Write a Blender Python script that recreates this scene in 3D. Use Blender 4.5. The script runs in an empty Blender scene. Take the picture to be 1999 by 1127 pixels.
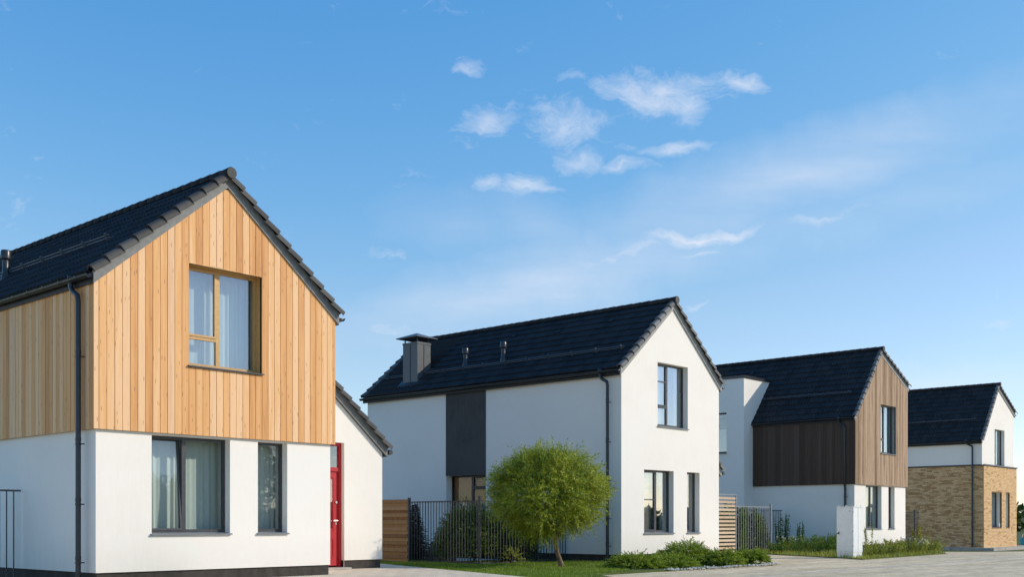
import bpy, bmesh, math, random
from mathutils import Vector, Matrix, noise
rnd = random.Random(7)
S = bpy.context.scene
COL = S.collection

# ------------------------------------------------------------------ camera
CAMZ = 1.36
TH = math.atan(1930.0 / 2139.0)               # house fronts run along +X, 42 degrees right of the view
FW = Vector((math.cos(TH), math.sin(TH), 0)); RT = Vector((math.sin(TH), -math.cos(TH), 0))
cam = bpy.data.cameras.new('camera'); cam_o = bpy.data.objects.new('camera', cam); COL.objects.link(cam_o)
cam.sensor_width = 36; cam.lens = 2139.0 / 1999 * 36; cam.shift_y = 458.5 / 1999; cam.shift_x = 0
cam.clip_start = 0.1; cam.clip_end = 8000
cam_o.matrix_world = Matrix((
    (RT.x, 0, -FW.x, 0), (RT.y, 0, -FW.y, 0), (0, 1, 0, CAMZ), (0, 0, 0, 1)))
S.camera = cam_o

# ------------------------------------------------------------------ world, sun, exposure
SUN = Vector((1.0, -1.0, 0.78)).normalized()
SUN_EL = math.asin(SUN.z)
w = bpy.data.worlds.new('World'); S.world = w; w.use_nodes = True
nt = w.node_tree; N = nt.nodes; LK = nt.links; N.clear()
def wn(t, **k):
    n = N.new(t)
    for a, b in k.items(): setattr(n, a, b)
    return n
def wmath(op, a, b=None, clamp=False):
    n = wn('ShaderNodeMath', operation=op, use_clamp=clamp)
    for i, v in enumerate((a, b)):
        if v is None: continue
        if isinstance(v, (int, float)): n.inputs[i].default_value = v
        else: LK.new(v, n.inputs[i])
    return n.outputs[0]
sky = wn('ShaderNodeTexSky', sky_type='NISHITA', sun_disc=False, sun_elevation=SUN_EL,
         sun_rotation=math.radians(135), altitude=0, air_density=1.0, dust_density=0.1, ozone_density=2.2)
tc = wn('ShaderNodeTexCoord')
def wdot(v):
    n = wn('ShaderNodeVectorMath', operation='DOT_PRODUCT'); LK.new(tc.outputs['Generated'], n.inputs[0])
    n.inputs[1].default_value = v; return n.outputs['Value']
dF = wdot(FW); dR = wdot(RT); dZ = wdot((0, 0, 1))
dFs = wmath('MAXIMUM', dF, 0.05)
cu = wn('ShaderNodeCombineXYZ')
LK.new(wmath('DIVIDE', dR, dFs), cu.inputs[0]); LK.new(wmath('DIVIDE', dZ, dFs), cu.inputs[1])
def wnoise(scale, detail, rough, vec, sc=(1, 1, 1), rot=0):
    m = wn('ShaderNodeMapping'); LK.new(vec, m.inputs[0]); m.inputs['Scale'].default_value = sc; m.inputs['Rotation'].default_value = (0, 0, rot)
    n = wn('ShaderNodeTexNoise'); LK.new(m.outputs[0], n.inputs['Vector'])
    n.inputs['Scale'].default_value = scale; n.inputs['Detail'].default_value = detail; n.inputs['Roughness'].default_value = rough
    return n
wp = wnoise(14, 4, .6, cu.outputs[0])
sub = wn('ShaderNodeVectorMath', operation='SUBTRACT'); LK.new(wp.outputs['Color'], sub.inputs[0]); sub.inputs[1].default_value = (.5, .5, .5)
sc_ = wn('ShaderNodeVectorMath', operation='SCALE'); LK.new(sub.outputs[0], sc_.inputs[0]); sc_.inputs['Scale'].default_value = .05
wv = wn('ShaderNodeVectorMath', operation='ADD'); LK.new(cu.outputs[0], wv.inputs[0]); LK.new(sc_.outputs[0], wv.inputs[1])
# small fair-weather clouds: compass direction, size, tilt, density
CLOUDS = [(1295, 178, 135, 58, 5, .95), (1352, 195, 50, 70, 0, .8), (1437, 158, 55, 24, -15, .8), (945, 240, 95, 50, 22, .8),
    (990, 205, 45, 35, 30, .6), (1100, 243, 110, 58, -8, .85), (1130, 308, 70, 36, 0, .75), (1222, 322, 58, 18, 5, .75), (1225, 286, 45, 22, 0, .5),
    (1020, 371, 78, 36, 0, 1.0), (950, 362, 40, 24, 0, .75), (880, 394, 40, 16, 0, .4), (905, 128, 55, 28, 35, .6),
    (1080, 565, 75, 24, 5, .5), (1100, 591, 40, 12, 0, .35), (755, 642, 120, 30, 0, .65),
    (690, 628, 50, 18, 0, .5), (850, 646, 50, 20, 0, .4), (1787, 222, 55, 14, 3, .55), (1357, 606, 40, 15, 10, .6), (1345, 490, 60, 12, 10, .4),
    (780, 497, 100, 20, -5, .3), (1130, 160, 60, 25, 0, .3), (1240, 110, 50, 22, 10, .25), (60, 312, 60, 16, 0, .2), (1960, 630, 70, 14, 0, .4)]
VEILS = [(1560, 340, 460, 85, 17, .5), (1060, 545, 420, 75, 13, .55), (1850, 250, 380, 80, 20, .2), (1640, 420, 400, 60, 14, .25), (1830, 745, 240, 50, 4, .35), (900, 430, 160, 60, -10, .22), (1050, 450, 160, 60, -25, .25)]
def blobs(lst):
    tot = None
    for (x, y, a, b, r, k) in lst:
        m = wn('ShaderNodeMapping', vector_type='TEXTURE'); LK.new(wv.outputs[0], m.inputs[0])
        m.inputs['Location'].default_value = ((x - 1000) / 2139, (1022 - y) / 2139, 0)
        m.inputs['Rotation'].default_value = (0, 0, math.radians(r)); m.inputs['Scale'].default_value = (a * 1.25 / 2139, b * 1.28 / 2139, 1)
        g = wn('ShaderNodeTexGradient', gradient_type='SPHERICAL'); LK.new(m.outputs[0], g.inputs[0])
        v = wmath('MULTIPLY', g.outputs['Fac'], k)
        tot = v if tot is None else wmath('MAXIMUM', tot, v)
    return tot
front = wmath('GREATER_THAN', dF, 0.06)
n1 = wnoise(22, 9, .69, wv.outputs[0], (.6, 1.35, 1), .35)
n1.inputs['Distortion'].default_value = .35
c1 = wmath('MULTIPLY', wmath('ADD', wmath('MULTIPLY', blobs(CLOUDS), 1.45), wmath('SUBTRACT', wmath('MULTIPLY', n1.outputs['Fac'], 3.3), 2.06)), .52, True)
c1 = wmath('MULTIPLY', wmath('MINIMUM', c1, .72), front, True)
n2 = wnoise(9, 6, .6, cu.outputs[0], (.5, 2.4, 1), -.3)
c2 = wmath('MULTIPLY', wmath('MULTIPLY', blobs(VEILS), wmath('ADD', wmath('MULTIPLY', n2.outputs['Fac'], 1.6), -.1)), front, True)
STREAKS = [(1370, 453, 150, 17, 6, 1.0), (1210, 497, 150, 17, 18, .75), (1325, 287, 75, 14, 5, .8), (1080, 567, 75, 18, 5, .6), (1345, 490, 60, 10, 10, .6), (1610, 425, 120, 14, 14, .4), (1220, 322, 45, 14, 3, .8)]
n4 = wnoise(30, 7, .66, wv.outputs[0], (.45, 2.0, 1), -.15)
c4 = wmath('MULTIPLY', wmath('MULTIPLY', blobs(STREAKS), wmath('SUBTRACT', wmath('MULTIPLY', n4.outputs['Fac'], 3.2), .75)), front, True)
# the rest of the sky carries the same kind of scattered cloud
pz = wmath('ADD', wmath('ABSOLUTE', dZ), .08)
dsc = wn('ShaderNodeVectorMath', operation='DIVIDE'); LK.new(tc.outputs['Generated'], dsc.inputs[0])
cz = wn('ShaderNodeCombineXYZ'); [LK.new(pz, cz.inputs[i]) for i in range(3)]; LK.new(cz.outputs[0], dsc.inputs[1])
n3 = wnoise(2.2, 8, .6, dsc.outputs[0])
back = wmath('SUBTRACT', 1.0, wmath('MULTIPLY', wmath('ADD', dF, -.06), 2.2, True), True)
c3 = wmath('MULTIPLY', wmath('MULTIPLY', wmath('SUBTRACT', n3.outputs['Fac'], .56), 4.0, True), wmath('MULTIPLY', back, .6), True)
call = wmath('MAXIMUM', wmath('MAXIMUM', wmath('MAXIMUM', c1, c2), wmath('MULTIPLY', c4, .8)), c3)
mixc = wn('ShaderNodeMix', data_type='RGBA'); LK.new(call, mixc.inputs[0]); 
# deeper blue away from the sun, as the camera recorded it
sep = wn('ShaderNodeSeparateColor'); LK.new(sky.outputs[0], sep.inputs[0]); cmb = wn('ShaderNodeCombineColor')
wpow = lambda s, piv, e, v: wmath('MULTIPLY', wmath('POWER', wmath('DIVIDE', s, piv), e), v)
LK.new(wmath('MINIMUM', wmath('MULTIPLY', sep.outputs[0], .78), wpow(sep.outputs[0], 2.52, 1.7, 2.07)), cmb.inputs[0])
LK.new(wmath('MAXIMUM', wmath('MULTIPLY', sep.outputs[1], .75), wpow(sep.outputs[1], 2.03, .86, 1.78)), cmb.inputs[1])
LK.new(wmath('MAXIMUM', wmath('MULTIPLY', sep.outputs[2], .82), wpow(sep.outputs[2], 3.46, .42, 3.6)), cmb.inputs[2])
LK.new(cmb.outputs[0], mixc.inputs[6])
mixc.inputs[7].default_value = (4.2, 4.35, 4.75, 1)
bg = wn('ShaderNodeBackground'); LK.new(mixc.outputs[2], bg.inputs['Color']); bg.inputs['Strength'].default_value = 0.12
wo = wn('ShaderNodeOutputWorld'); LK.new(bg.outputs[0], wo.inputs['Surface'])

sun = bpy.data.lights.new('sun', 'SUN'); sun.energy = 2.0; sun.angle = math.radians(.5); sun.color = (1.0, .90, .76)
sun_o = bpy.data.objects.new('sun', sun); COL.objects.link(sun_o)
sun_o.rotation_euler = (-SUN).to_track_quat('-Z', 'Y').to_euler(); sun_o.location = (40, -30, 40)
S.view_settings.view_transform = 'Standard'; S.view_settings.look = 'None'
S.view_settings.exposure = 0.77; S.view_settings.gamma = 1.0; S.view_settings.use_curve_mapping = False

# ------------------------------------------------------------------ material helpers
class M:
    def __init__(s, name):
        s.m = bpy.data.materials.new(name); s.m.use_nodes = True
        s.t = s.m.node_tree; s.n = s.t.nodes; s.l = s.t.links
        s.b = s.n['Principled BSDF']; s.out = s.n['Material Output']
        s._tc = None
    def new(s, t, **k):
        n = s.n.new(t)
        for a, b in k.items(): setattr(n, a, b)
        return n
    def tc(s, w='Object'):
        if not s._tc: s._tc = s.new('ShaderNodeTexCoord')
        return s._tc.outputs[w]
    def pos(s): return s.new('ShaderNodeNewGeometry').outputs['Position']
    def map(s, v, sc=(1, 1, 1), rot=(0, 0, 0), loc=None):
        m = s.new('ShaderNodeMapping'); s.l.new(v, m.inputs[0]); m.inputs['Scale'].default_value = sc; m.inputs['Rotation'].default_value = rot
        if loc is not None: s.l.new(loc, m.inputs['Location'])
        return m.outputs[0]
    def noise(s, v, scale, det=4, rough=.55, dist=0):
        n = s.new('ShaderNodeTexNoise'); s.l.new(v, n.inputs['Vector'])
        n.inputs['Scale'].default_value = scale; n.inputs['Detail'].default_value = det; n.inputs['Roughness'].default_value = rough; n.inputs['Distortion'].default_value = dist
        return n.outputs['Fac']
    def math(s, op, a, b=None, clamp=False):
        n = s.new('ShaderNodeMath', operation=op, use_clamp=clamp)
        for i, v in enumerate((a, b)):
            if v is None: continue
            if isinstance(v, (int, float)): n.inputs[i].default_value = v
            else: s.l.new(v, n.inputs[i])
        return n.outputs[0]
    def ramp(s, f, stops):
        r = s.new('ShaderNodeValToRGB'); s.l.new(f, r.inputs[0]); e = r.color_ramp.elements
        while len(e) < len(stops): e.new(.5)
        for i, (p, c) in enumerate(stops): e[i].position = p; e[i].color = (*c, 1)
        return r.outputs[0]
    def mix(s, f, a, b, blend='MIX'):
        n = s.new('ShaderNodeMix', data_type='RGBA', blend_type=blend)
        for i, v in ((0, f), (6, a), (7, b)):
            if isinstance(v, (int, float)): n.inputs[i].default_value = v
            elif isinstance(v, tuple): n.inputs[i].default_value = (*v, 1)
            else: s.l.new(v, n.inputs[i])
        return n.outputs[2]
    def rand(s): return s.new('ShaderNodeObjectInfo').outputs['Random']
    def col(s, c):
        if isinstance(c, tuple): s.b.inputs['Base Color'].default_value = (*c, 1)
        else: s.l.new(c, s.b.inputs['Base Color'])
        return s
    def rough(s, v):
        if isinstance(v, (int, float)): s.b.inputs['Roughness'].default_value = v
        else: s.l.new(v, s.b.inputs['Roughness'])
        return s
    def bump(s, h, strength=.3, dist=.01):
        b = s.new('ShaderNodeBump'); b.inputs['Strength'].default_value = strength; b.inputs['Distance'].default_value = dist
        s.l.new(h, b.inputs['Height']); s.l.new(b.outputs[0], s.b.inputs['Normal']); return s
    def spec(s, v): s.b.inputs['Specular IOR Level'].default_value = v; return s
    def metal(s, v): s.b.inputs['Metallic'].default_value = v; return s

MAT = {}
def plaster(name, c, dirt):
    m = M(name); p = m.pos()
    big = m.noise(m.map(p, (.35, .35, .5)), 1.3, 5, .6)
    streak = m.noise(m.map(p, (26, 26, 2.2)), 1.0, 4, .65)
    fine = m.noise(m.map(p, (1, 1, .55)), 95, 3, .6)
    f = m.math('ADD', m.math('MULTIPLY', big, .6), m.math('MULTIPLY', streak, .4))
    base = m.ramp(f, [(.3, dirt), (.52, c), (.8, tuple(min(.86, x * 1.04) for x in c))])
    z = m.new('ShaderNodeSeparateXYZ'); m.l.new(p, z.inputs[0])
    low = m.math('MULTIPLY', m.math('SUBTRACT', 1.1, z.outputs[2], True), m.math('MULTIPLY', m.noise(m.map(p, (3, 3, 3)), 1.5, 5, .7), .4))
    m.col(m.mix(low, base, (.42, .37, .30))).rough(.9).spec(.2)
    m.bump(m.math('ADD', m.math('MULTIPLY', fine, .7), m.math('MULTIPLY', streak, .35)), .35, .010)
    return m.m
MAT['plaster'] = plaster('white_plaster', (.89, .835, .755), (.835, .78, .70))
MAT['plaster_grey'] = plaster('dark_grey_render', (.088, .084, .08), (.055, .052, .05))
def board(name, stops, knot, rough=.62, streaks=None):
    m = M(name); r = m.rand(); p = m.tc()
    off = m.new('ShaderNodeCombineXYZ'); rr = m.math('MULTIPLY', r, 57.0)
    for i in range(3): m.l.new(rr, off.inputs[i])
    g = m.noise(m.map(p, (38, 38, 1.3), loc=off.outputs[0]), 1.0, 6, .62, .5)
    g2 = m.noise(m.map(p, (9, 9, .55), loc=off.outputs[0]), 1.0, 4, .55, .3)
    f = m.math('ADD', m.math('MULTIPLY', g, .34), m.math('ADD', m.math('MULTIPLY', g2, .35), m.math('MULTIPLY', r, .42)))
    c = m.ramp(f, stops)
    kn = m.new('ShaderNodeTexVoronoi', feature='F1'); m.l.new(m.map(p, (14, 14, 2.6), loc=off.outputs[0]), kn.inputs['Vector']); kn.inputs['Scale'].default_value = 1.0
    kf = m.math('MULTIPLY', m.math('SUBTRACT', .18, kn.outputs['Distance']), 7.0, True)
    c = m.mix(m.math('MULTIPLY', kf, .75), c, knot)
    if streaks: c = m.mix(m.math('MULTIPLY', m.math('SUBTRACT', m.noise(m.map(m.pos(), (3.2, 3.2, .22)), 2.0, 5, .65), .52), 5.0, True), c, streaks)
    m.col(c).rough(rough).spec(.25).bump(g, .25, .004)
    return m.m
MAT['larch'] = board('oiled_larch', [(.24, (.50, .215, .07)), (.38, (.68, .33, .12)), (.54, (.79, .43, .175)), (.68, (.86, .545, .295)), (.86, (.70, .42, .24))], (.25, .10, .035))
MAT['weathered'] = board('weathered_wood', [(.30, (.20, .125, .07)), (.5, (.37, .245, .15)), (.72, (.48, .335, .22))], (.10, .055, .03), .75, (.17, .10, .055))
MAT['darkboard'] = board('dark_stained_wood', [(.3, (.065, .038, .024)), (.55, (.09, .056, .038)), (.8, (.11, .075, .055))], (.03, .02, .015), .6)
MAT['fencewood'] = board('fence_wood', [(.3, (.24, .115, .045)), (.55, (.40, .215, .09)), (.8, (.50, .31, .15))], (.14, .06, .025))
MAT['palewood'] = board('pale_new_wood', [(.3, (.52, .35, .21)), (.55, (.62, .46, .31)), (.8, (.68, .53, .38))], (.3, .16, .08))
def simple(name, c, rough=.5, var=.25, scale=6, spec=.5, bump=0, bscale=80, metal=0):
    m = M(name); p = m.pos()
    n = m.noise(p, scale, 5, .6)
    lo = tuple(x * (1 - var) for x in c); hi = tuple(min(1, x * (1 + var)) for x in c)
    m.col(m.ramp(n, [(.3, lo), (.7, hi)])).rough(m.math('ADD', m.math('MULTIPLY', n, .2), rough - .1)).spec(spec).metal(metal)
    if bump: m.bump(m.noise(p, bscale, 4, .6), bump, .01)
    return m.m
MAT['dark_back'] = simple('dark_backing', (.05, .03, .02), .9)
MAT['plinth'] = simple('plinth_render', (.06, .052, .045), .9, .3, 5, .2, .5, 120)
MAT['fascia'] = simple('grey_painted_board', (.20, .205, .20), .6, .18, 9, .3, .15, 60)
MAT['fascia_pale'] = simple('pale_grey_board', (.33, .33, .32), .6, .15, 9, .3, .1, 60)
MAT['soffit'] = simple('black_soffit', (.022, .022, .023), .6)
MAT['gutter'] = simple('anthracite_gutter', (.028, .032, .037), .32, .2, 5, .5)
MAT['steel'] = simple('anthracite_steel', (.045, .05, .057), .38, .25, 12, .5)
MAT['greysteel'] = simple('grey_fence_steel', (.036, .038, .042), .42, .2, 10, .5)
MAT['palesteel'] = simple('pale_grey_steel', (.26, .265, .265), .45, .1, 10, .4)
MAT['frame_dark'] = simple('anthracite_frame', (.05, .053, .058), .38, .12, 8, .5)
MAT['frame_wood'] = simple('varnished_pine_frame', (.56, .33, .12), .42, .12, 14, .45)
MAT['frame_brown'] = simple('brown_frame', (.035, .022, .017), .4, .15, 8, .45)
MAT['sill'] = simple('metal_sill', (.20, .21, .22), .4, .1, 8, .5)
MAT['chim'] = simple('slate_grey_metal', (.085, .092, .10), .42, .12, 4, .5)
MAT['red'] = simple('red_door_paint', (.45, .014, .02), .38, .1, 6, .5)
MAT['chrome'] = simple('brushed_metal', (.6, .6, .58), .25, .05, 8, .5, metal=1.0)
MAT['cabinet'] = simple('cabinet_paint', (.80, .80, .77), .5, .06, 5, .4)
MAT['cabseam'] = simple('cabinet_seam', (.10, .10, .10), .7)
MAT['white'] = simple('white_plastic', (.75, .75, .73), .4, .05)
MAT['blue'] = simple('turquoise_plastic', (.02, .25, .36), .35, .1)
MAT['pink'] = simple('coral_plastic', (.6, .14, .12), .4, .1)
MAT['room'] = simple('room_paint', (.35, .34, .31), .9, .05)
def tilemat(name, c):
    m = M(name); p = m.pos(); r = m.rand()
    n = m.noise(p, 7, 5, .65)
    f = m.math('ADD', m.math('MULTIPLY', n, .5), m.math('MULTIPLY', r, .5))
    m.col(m.ramp(f, [(.3, tuple(x * .72 for x in c)), (.7, tuple(x * 1.28 for x in c))])).rough(.62).spec(.28).bump(m.noise(p, 160, 3, .6), .15, .004)
    return m.m
MAT['tile'] = tilemat('anthracite_roof_tile', (.021, .0205, .020))
MAT['verge_pale'] = tilemat('grey_verge_tile', (.135, .135, .13))
MAT['verge'] = tilemat('anthracite_verge_tile', (.062, .060, .058))
def glass(name, tint, refl):
    m = M(name); m.n.remove(m.b)
    t = m.new('ShaderNodeBsdfTransparent'); t.inputs[0].default_value = (*tint, 1)
    g = m.new('ShaderNodeBsdfGlossy'); g.inputs['Roughness'].default_value = .012; g.inputs['Color'].default_value = (.95, .97, 1, 1)
    wav = m.noise(m.pos(), 1.1, 2, .5)
    b = m.new('ShaderNodeBump'); b.inputs['Strength'].default_value = .03; b.inputs['Distance'].default_value = .05; m.l.new(wav, b.inputs['Height']); m.l.new(b.outputs[0], g.inputs['Normal'])
    ge = m.new('ShaderNodeNewGeometry'); dp = m.new('ShaderNodeVectorMath', operation='DOT_PRODUCT'); m.l.new(ge.outputs['Incoming'], dp.inputs[0]); m.l.new(ge.outputs['Normal'], dp.inputs[1])
    f = m.math('ADD', m.math('MULTIPLY', m.math('POWER', m.math('SUBTRACT', 1.0, m.math('ABSOLUTE', dp.outputs['Value']), True), 4.0), .9), refl, True)
    mx = m.new('ShaderNodeMixShader'); m.l.new(f, mx.inputs[0]); m.l.new(t.outputs[0], mx.inputs[1]); m.l.new(g.outputs[0], mx.inputs[2])
    m.l.new(mx.outputs[0], m.out.inputs['Surface'])
    return m.m
MAT['glass'] = glass('window_glass', (.93, .97, .955), .06)
MAT['glass_dim'] = glass('clear_window_glass', (.95, .96, .95), .015)
MAT['glass_pale'] = glass('pale_window_glass', (.92, .95, .95), .24)
MAT['glass_mirror'] = glass('coated_window_glass', (.90, .95, .95), .13)
def fabric(name, c, tr):
    m = M(name); m.n.remove(m.b)
    d = m.new('ShaderNodeBsdfDiffuse'); d.inputs[0].default_value = (*c, 1)
    t = m.new('ShaderNodeBsdfTranslucent'); t.inputs[0].default_value = (*c, 1)
    mx = m.new('ShaderNodeMixShader'); mx.inputs[0].default_value = tr
    m.l.new(d.outputs[0], mx.inputs[1]); m.l.new(t.outputs[0], mx.inputs[2]); m.l.new(mx.outputs[0], m.out.inputs['Surface'])
    return m.m
MAT['curtain'] = fabric('sheer_curtain', (.84, .85, .81), .3)
MAT['brownmirror'] = fabric('brown_reflection', (.62, .30, .11), .2)  # brown of a mirrored wall, put into the sheet colour
MAT['blind'] = fabric('beige_blind', (.62, .58, .50), .3)
def leaf(name, c, c2, tr=.35, scale=2.2, rough=.5):
    m = M(name); m.n.remove(m.b); p = m.pos()
    g = m.new('ShaderNodeNewGeometry')
    n = m.math('ADD', m.math('MULTIPLY', m.noise(p, scale, 4, .6), .6), m.math('MULTIPLY', g.outputs['Random Per Island'], .45))
    col = m.ramp(n, [(.3, c), (.72, c2)])
    d = m.new('ShaderNodeBsdfPrincipled'); m.l.new(col, d.inputs['Base Color']); d.inputs['Roughness'].default_value = rough; d.inputs['Specular IOR Level'].default_value = .35
    t = m.new('ShaderNodeBsdfTranslucent'); m.l.new(m.mix(1.0, col, (1.25, 1.15, .5), 'MULTIPLY'), t.inputs[0])
    mx = m.new('ShaderNodeMixShader'); mx.inputs[0].default_value = tr
    m.l.new(d.outputs[0], mx.inputs[1]); m.l.new(t.outputs[0], mx.inputs[2]); m.l.new(mx.outputs[0], m.out.inputs['Surface'])
    return m.m
MAT['willow'] = leaf('willow_leaf', (.10, .175, .013), (.46, .50, .055), .36)
MAT['juniper'] = leaf('juniper_leaf', (.12, .21, .02), (.32, .40, .05), .33, 3)
MAT['thuja'] = leaf('hedge_leaf', (.045, .085, .014), (.11, .145, .03), .28, 2)
MAT['shrub'] = leaf('shrub_leaf', (.065, .13, .016), (.17, .26, .035), .33, 2)
MAT['spruce'] = leaf('spruce_needle', (.012, .028, .018), (.03, .055, .032), .15, 2)
MAT['grassb'] = leaf('grass_blade', (.09, .18, .016), (.25, .34, .045), .40, .9)
MAT['weed'] = leaf('weed_leaf', (.13, .19, .025), (.42, .42, .09), .38, .8)
MAT['dryweed'] = leaf('dry_weed', (.25, .12, .04), (.34, .22, .09), .3, 2)
MAT['petal'] = leaf('white_petal', (.7, .7, .68), (.78, .78, .74), .3, 2)
MAT['lilac'] = leaf('lilac_petal', (.14, .12, .22), (.22, .19, .30), .3, 2)
MAT['berry'] = leaf('red_leaf', (.13, .05, .02), (.24, .12, .04), .3, 2)
MAT['wood_far'] = leaf('far_leaf', (.025, .055, .014), (.075, .12, .03), .25, .12)
MAT['bark'] = simple('willow_bark', (.20, .14, .09), .9, .45, 9, .2, .8, 40)
MAT['darkbark'] = simple('dark_bark', (.07, .05, .035), .9, .4, 9, .2, .6, 40)
MAT['logs'] = simple('split_log', (.22, .19, .16), .9, .45, 8, .2, .5, 60)
MAT['pebble'] = simple('white_pebble', (.60, .55, .47), .8, .2, 9, .2)
def ground_mat():
    m = M('ground_soil'); p = m.pos(); n = m.noise(p, .35, 6, .65); n2 = m.noise(p, 7, 5, .7)
    f = m.math('ADD', m.math('MULTIPLY', n, .6), m.math('MULTIPLY', n2, .4))
    m.col(m.ramp(f, [(.3, (.06, .09, .022)), (.5, (.10, .13, .04)), (.7, (.22, .19, .11))])).rough(.95).spec(.1).bump(n2, .6, .05); return m.m
MAT['ground'] = ground_mat()
def paver_mat():
    m = M('concrete_pavers'); p = m.pos()
    b = m.new('ShaderNodeTexBrick'); m.l.new(m.map(p, (1, 1, 1), (0, 0, math.radians(0))), b.inputs['Vector'])
    b.offset = .5; b.inputs['Scale'].default_value = 1; b.inputs['Brick Width'].default_value = .3; b.inputs['Row Height'].default_value = .2
    b.inputs['Mortar Size'].default_value = .012; b.inputs['Mortar Smooth'].default_value = .3; b.inputs['Bias'].default_value = 0
    b.inputs['Color1'].default_value = (.62, .50, .315, 1); b.inputs['Color2'].default_value = (.80, .655, .43, 1); b.inputs['Mortar'].default_value = (.32, .27, .19, 1)
    n = m.noise(m.map(p, (.35, 1.8, 1)), .5, 7, .68); n2 = m.noise(p, 14, 5, .7)
    c = m.mix(1.0, b.outputs['Color'], m.ramp(m.math('ADD', m.math('MULTIPLY', n, .7), m.math('MULTIPLY', n2, .3)), [(.34, (.66, .65, .62)), (.5, (.98, .98, .98)), (.66, (1.25, 1.22, 1.18))]), 'MULTIPLY')
    m.col(c).rough(.88).spec(.25)
    h = m.math('ADD', m.math('MULTIPLY', b.outputs['Fac'], -1.0), m.math('MULTIPLY', n2, .5)); m.bump(h, .6, .02); return m.m
MAT['paver'] = paver_mat()
def conc():
    m = M('path_concrete'); p = m.pos(); n = m.noise(p, .9, 6, .65); n2 = m.noise(p, 22, 5, .7)
    b = m.new('ShaderNodeTexBrick'); m.l.new(m.map(p, (1, 1, 1), (0, 0, math.radians(90))), b.inputs['Vector']); b.offset = .5
    b.inputs['Scale'].default_value = 1; b.inputs['Brick Width'].default_value = .6; b.inputs['Row Height'].default_value = .3; b.inputs['Mortar Size'].default_value = .01
    b.inputs['Color1'].default_value = (.66, .575, .45, 1); b.inputs['Color2'].default_value = (.74, .655, .53, 1); b.inputs['Mortar'].default_value = (.2, .18, .14, 1)
    c = m.mix(1.0, b.outputs['Color'], m.ramp(m.math('ADD', m.math('MULTIPLY', n, .6), m.math('MULTIPLY', n2, .4)), [(.3, (.75, .73, .68)), (.7, (1.15, 1.12, 1.08))]), 'MULTIPLY')
    m.col(c).rough(.9).spec(.2).bump(n2, .4, .01); return m.m
MAT['path'] = conc()
MAT['slab'] = simple('slab_concrete', (.42, .39, .34), .9, .2, 3, .2, .4, 40)
def brick_mat(name, c1, c2, c3):
    m = M(name); g = m.new('ShaderNodeNewGeometry'); p = m.pos()
    r = g.outputs['Random Per Island']; n = m.noise(p, 18, 5, .65)
    c = m.ramp(r, [(.0, c1), (.28, c1), (.36, c2), (1.0, c3)])
    c = m.mix(1.0, c, m.ramp(n, [(.3, (.8, .78, .75)), (.7, (1.15, 1.15, 1.15))]), 'MULTIPLY')
    m.col(c).rough(.85).spec(.25).bump(n, .3, .008); return m.m
MAT['brick'] = brick_mat('buff_brick', (.68, .43, .21), (.74, .485, .25), (.80, .545, .30))
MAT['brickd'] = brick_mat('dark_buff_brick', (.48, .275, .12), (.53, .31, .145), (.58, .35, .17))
MAT['mortar'] = simple('mortar', (.26, .17, .085), .95, .2, 9, .1)

# ------------------------------------------------------------------ mesh helpers
class MB:
    def __init__(s): s.v = []; s.f = []
    def quad(s, a, b, c, d): i = len(s.v); s.v += [a, b, c, d]; s.f.append((i, i + 1, i + 2, i + 3))
    def tri(s, a, b, c): i = len(s.v); s.v += [a, b, c]; s.f.append((i, i + 1, i + 2))
    def box(s, x0, y0, z0, x1, y1, z1):
        i = len(s.v); s.v += [(x0, y0, z0), (x1, y0, z0), (x1, y1, z0), (x0, y1, z0), (x0, y0, z1), (x1, y0, z1), (x1, y1, z1), (x0, y1, z1)]
        s.f += [tuple(i + k for k in q) for q in ((0, 3, 2, 1), (4, 5, 6, 7), (0, 1, 5, 4), (1, 2, 6, 5), (2, 3, 7, 6), (3, 0, 4, 7))]; return s
    def prism(s, poly, fn, a, b):
        """poly of 2D points extruded between a and b; fn(p2, t) -> 3D"""
        n = len(poly); i = len(s.v)
        s.v += [fn(p, a) for p in poly] + [fn(p, b) for p in poly]
        s.f += [tuple(range(i, i + n)), tuple(range(i + 2 * n - 1, i + n - 1, -1))]
        for k in range(n): k2 = (k + 1) % n; s.f.append((i + k, i + n + k, i + n + k2, i + k2))
        return s
    def tube(s, pts, r, n=8, cap=True):
        pts = [Vector(p) for p in pts]; rs = r if isinstance(r, (list, tuple)) else [r] * len(pts)
        base = len(s.v); prev = None
        for k, p in enumerate(pts):
            d = (pts[min(k + 1, len(pts) - 1)] - pts[max(k - 1, 0)]).normalized()
            if prev is None: a = d.orthogonal().normalized()
            else: a = (prev - d * prev.dot(d)).normalized()
            prev = a; b = d.cross(a)
            for j in range(n):
                t = 2 * math.pi * j / n; s.v.append(tuple(p + (a * math.cos(t) + b * math.sin(t)) * rs[k]))
        for k in range(len(pts) - 1):
            for j in range(n):
                j2 = (j + 1) % n; s.f.append((base + k * n + j, base + k * n + j2, base + (k + 1) * n + j2, base + (k + 1) * n + j))
        if cap:
            s.f.append(tuple(base + j for j in range(n - 1, -1, -1))); e = base + (len(pts) - 1) * n; s.f.append(tuple(e + j for j in range(n)))
        return s
    def mesh(s, name, mat, smooth=False):
        me = bpy.data.meshes.new(name); me.from_pydata([tuple(v) for v in s.v], [], s.f); me.materials.append(mat if not isinstance(mat, str) else MAT[mat])
        if smooth: me.polygons.foreach_set('use_smooth', [True] * len(me.polygons))
        me.update(); return me
    def build(s, name, mat, parent=None, smooth=False, loc=None):
        o = bpy.data.objects.new(name, s.mesh(name, mat, smooth)); COL.objects.link(o)
        if parent: o.parent = parent
        if loc: o.location = loc
        return o
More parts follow.
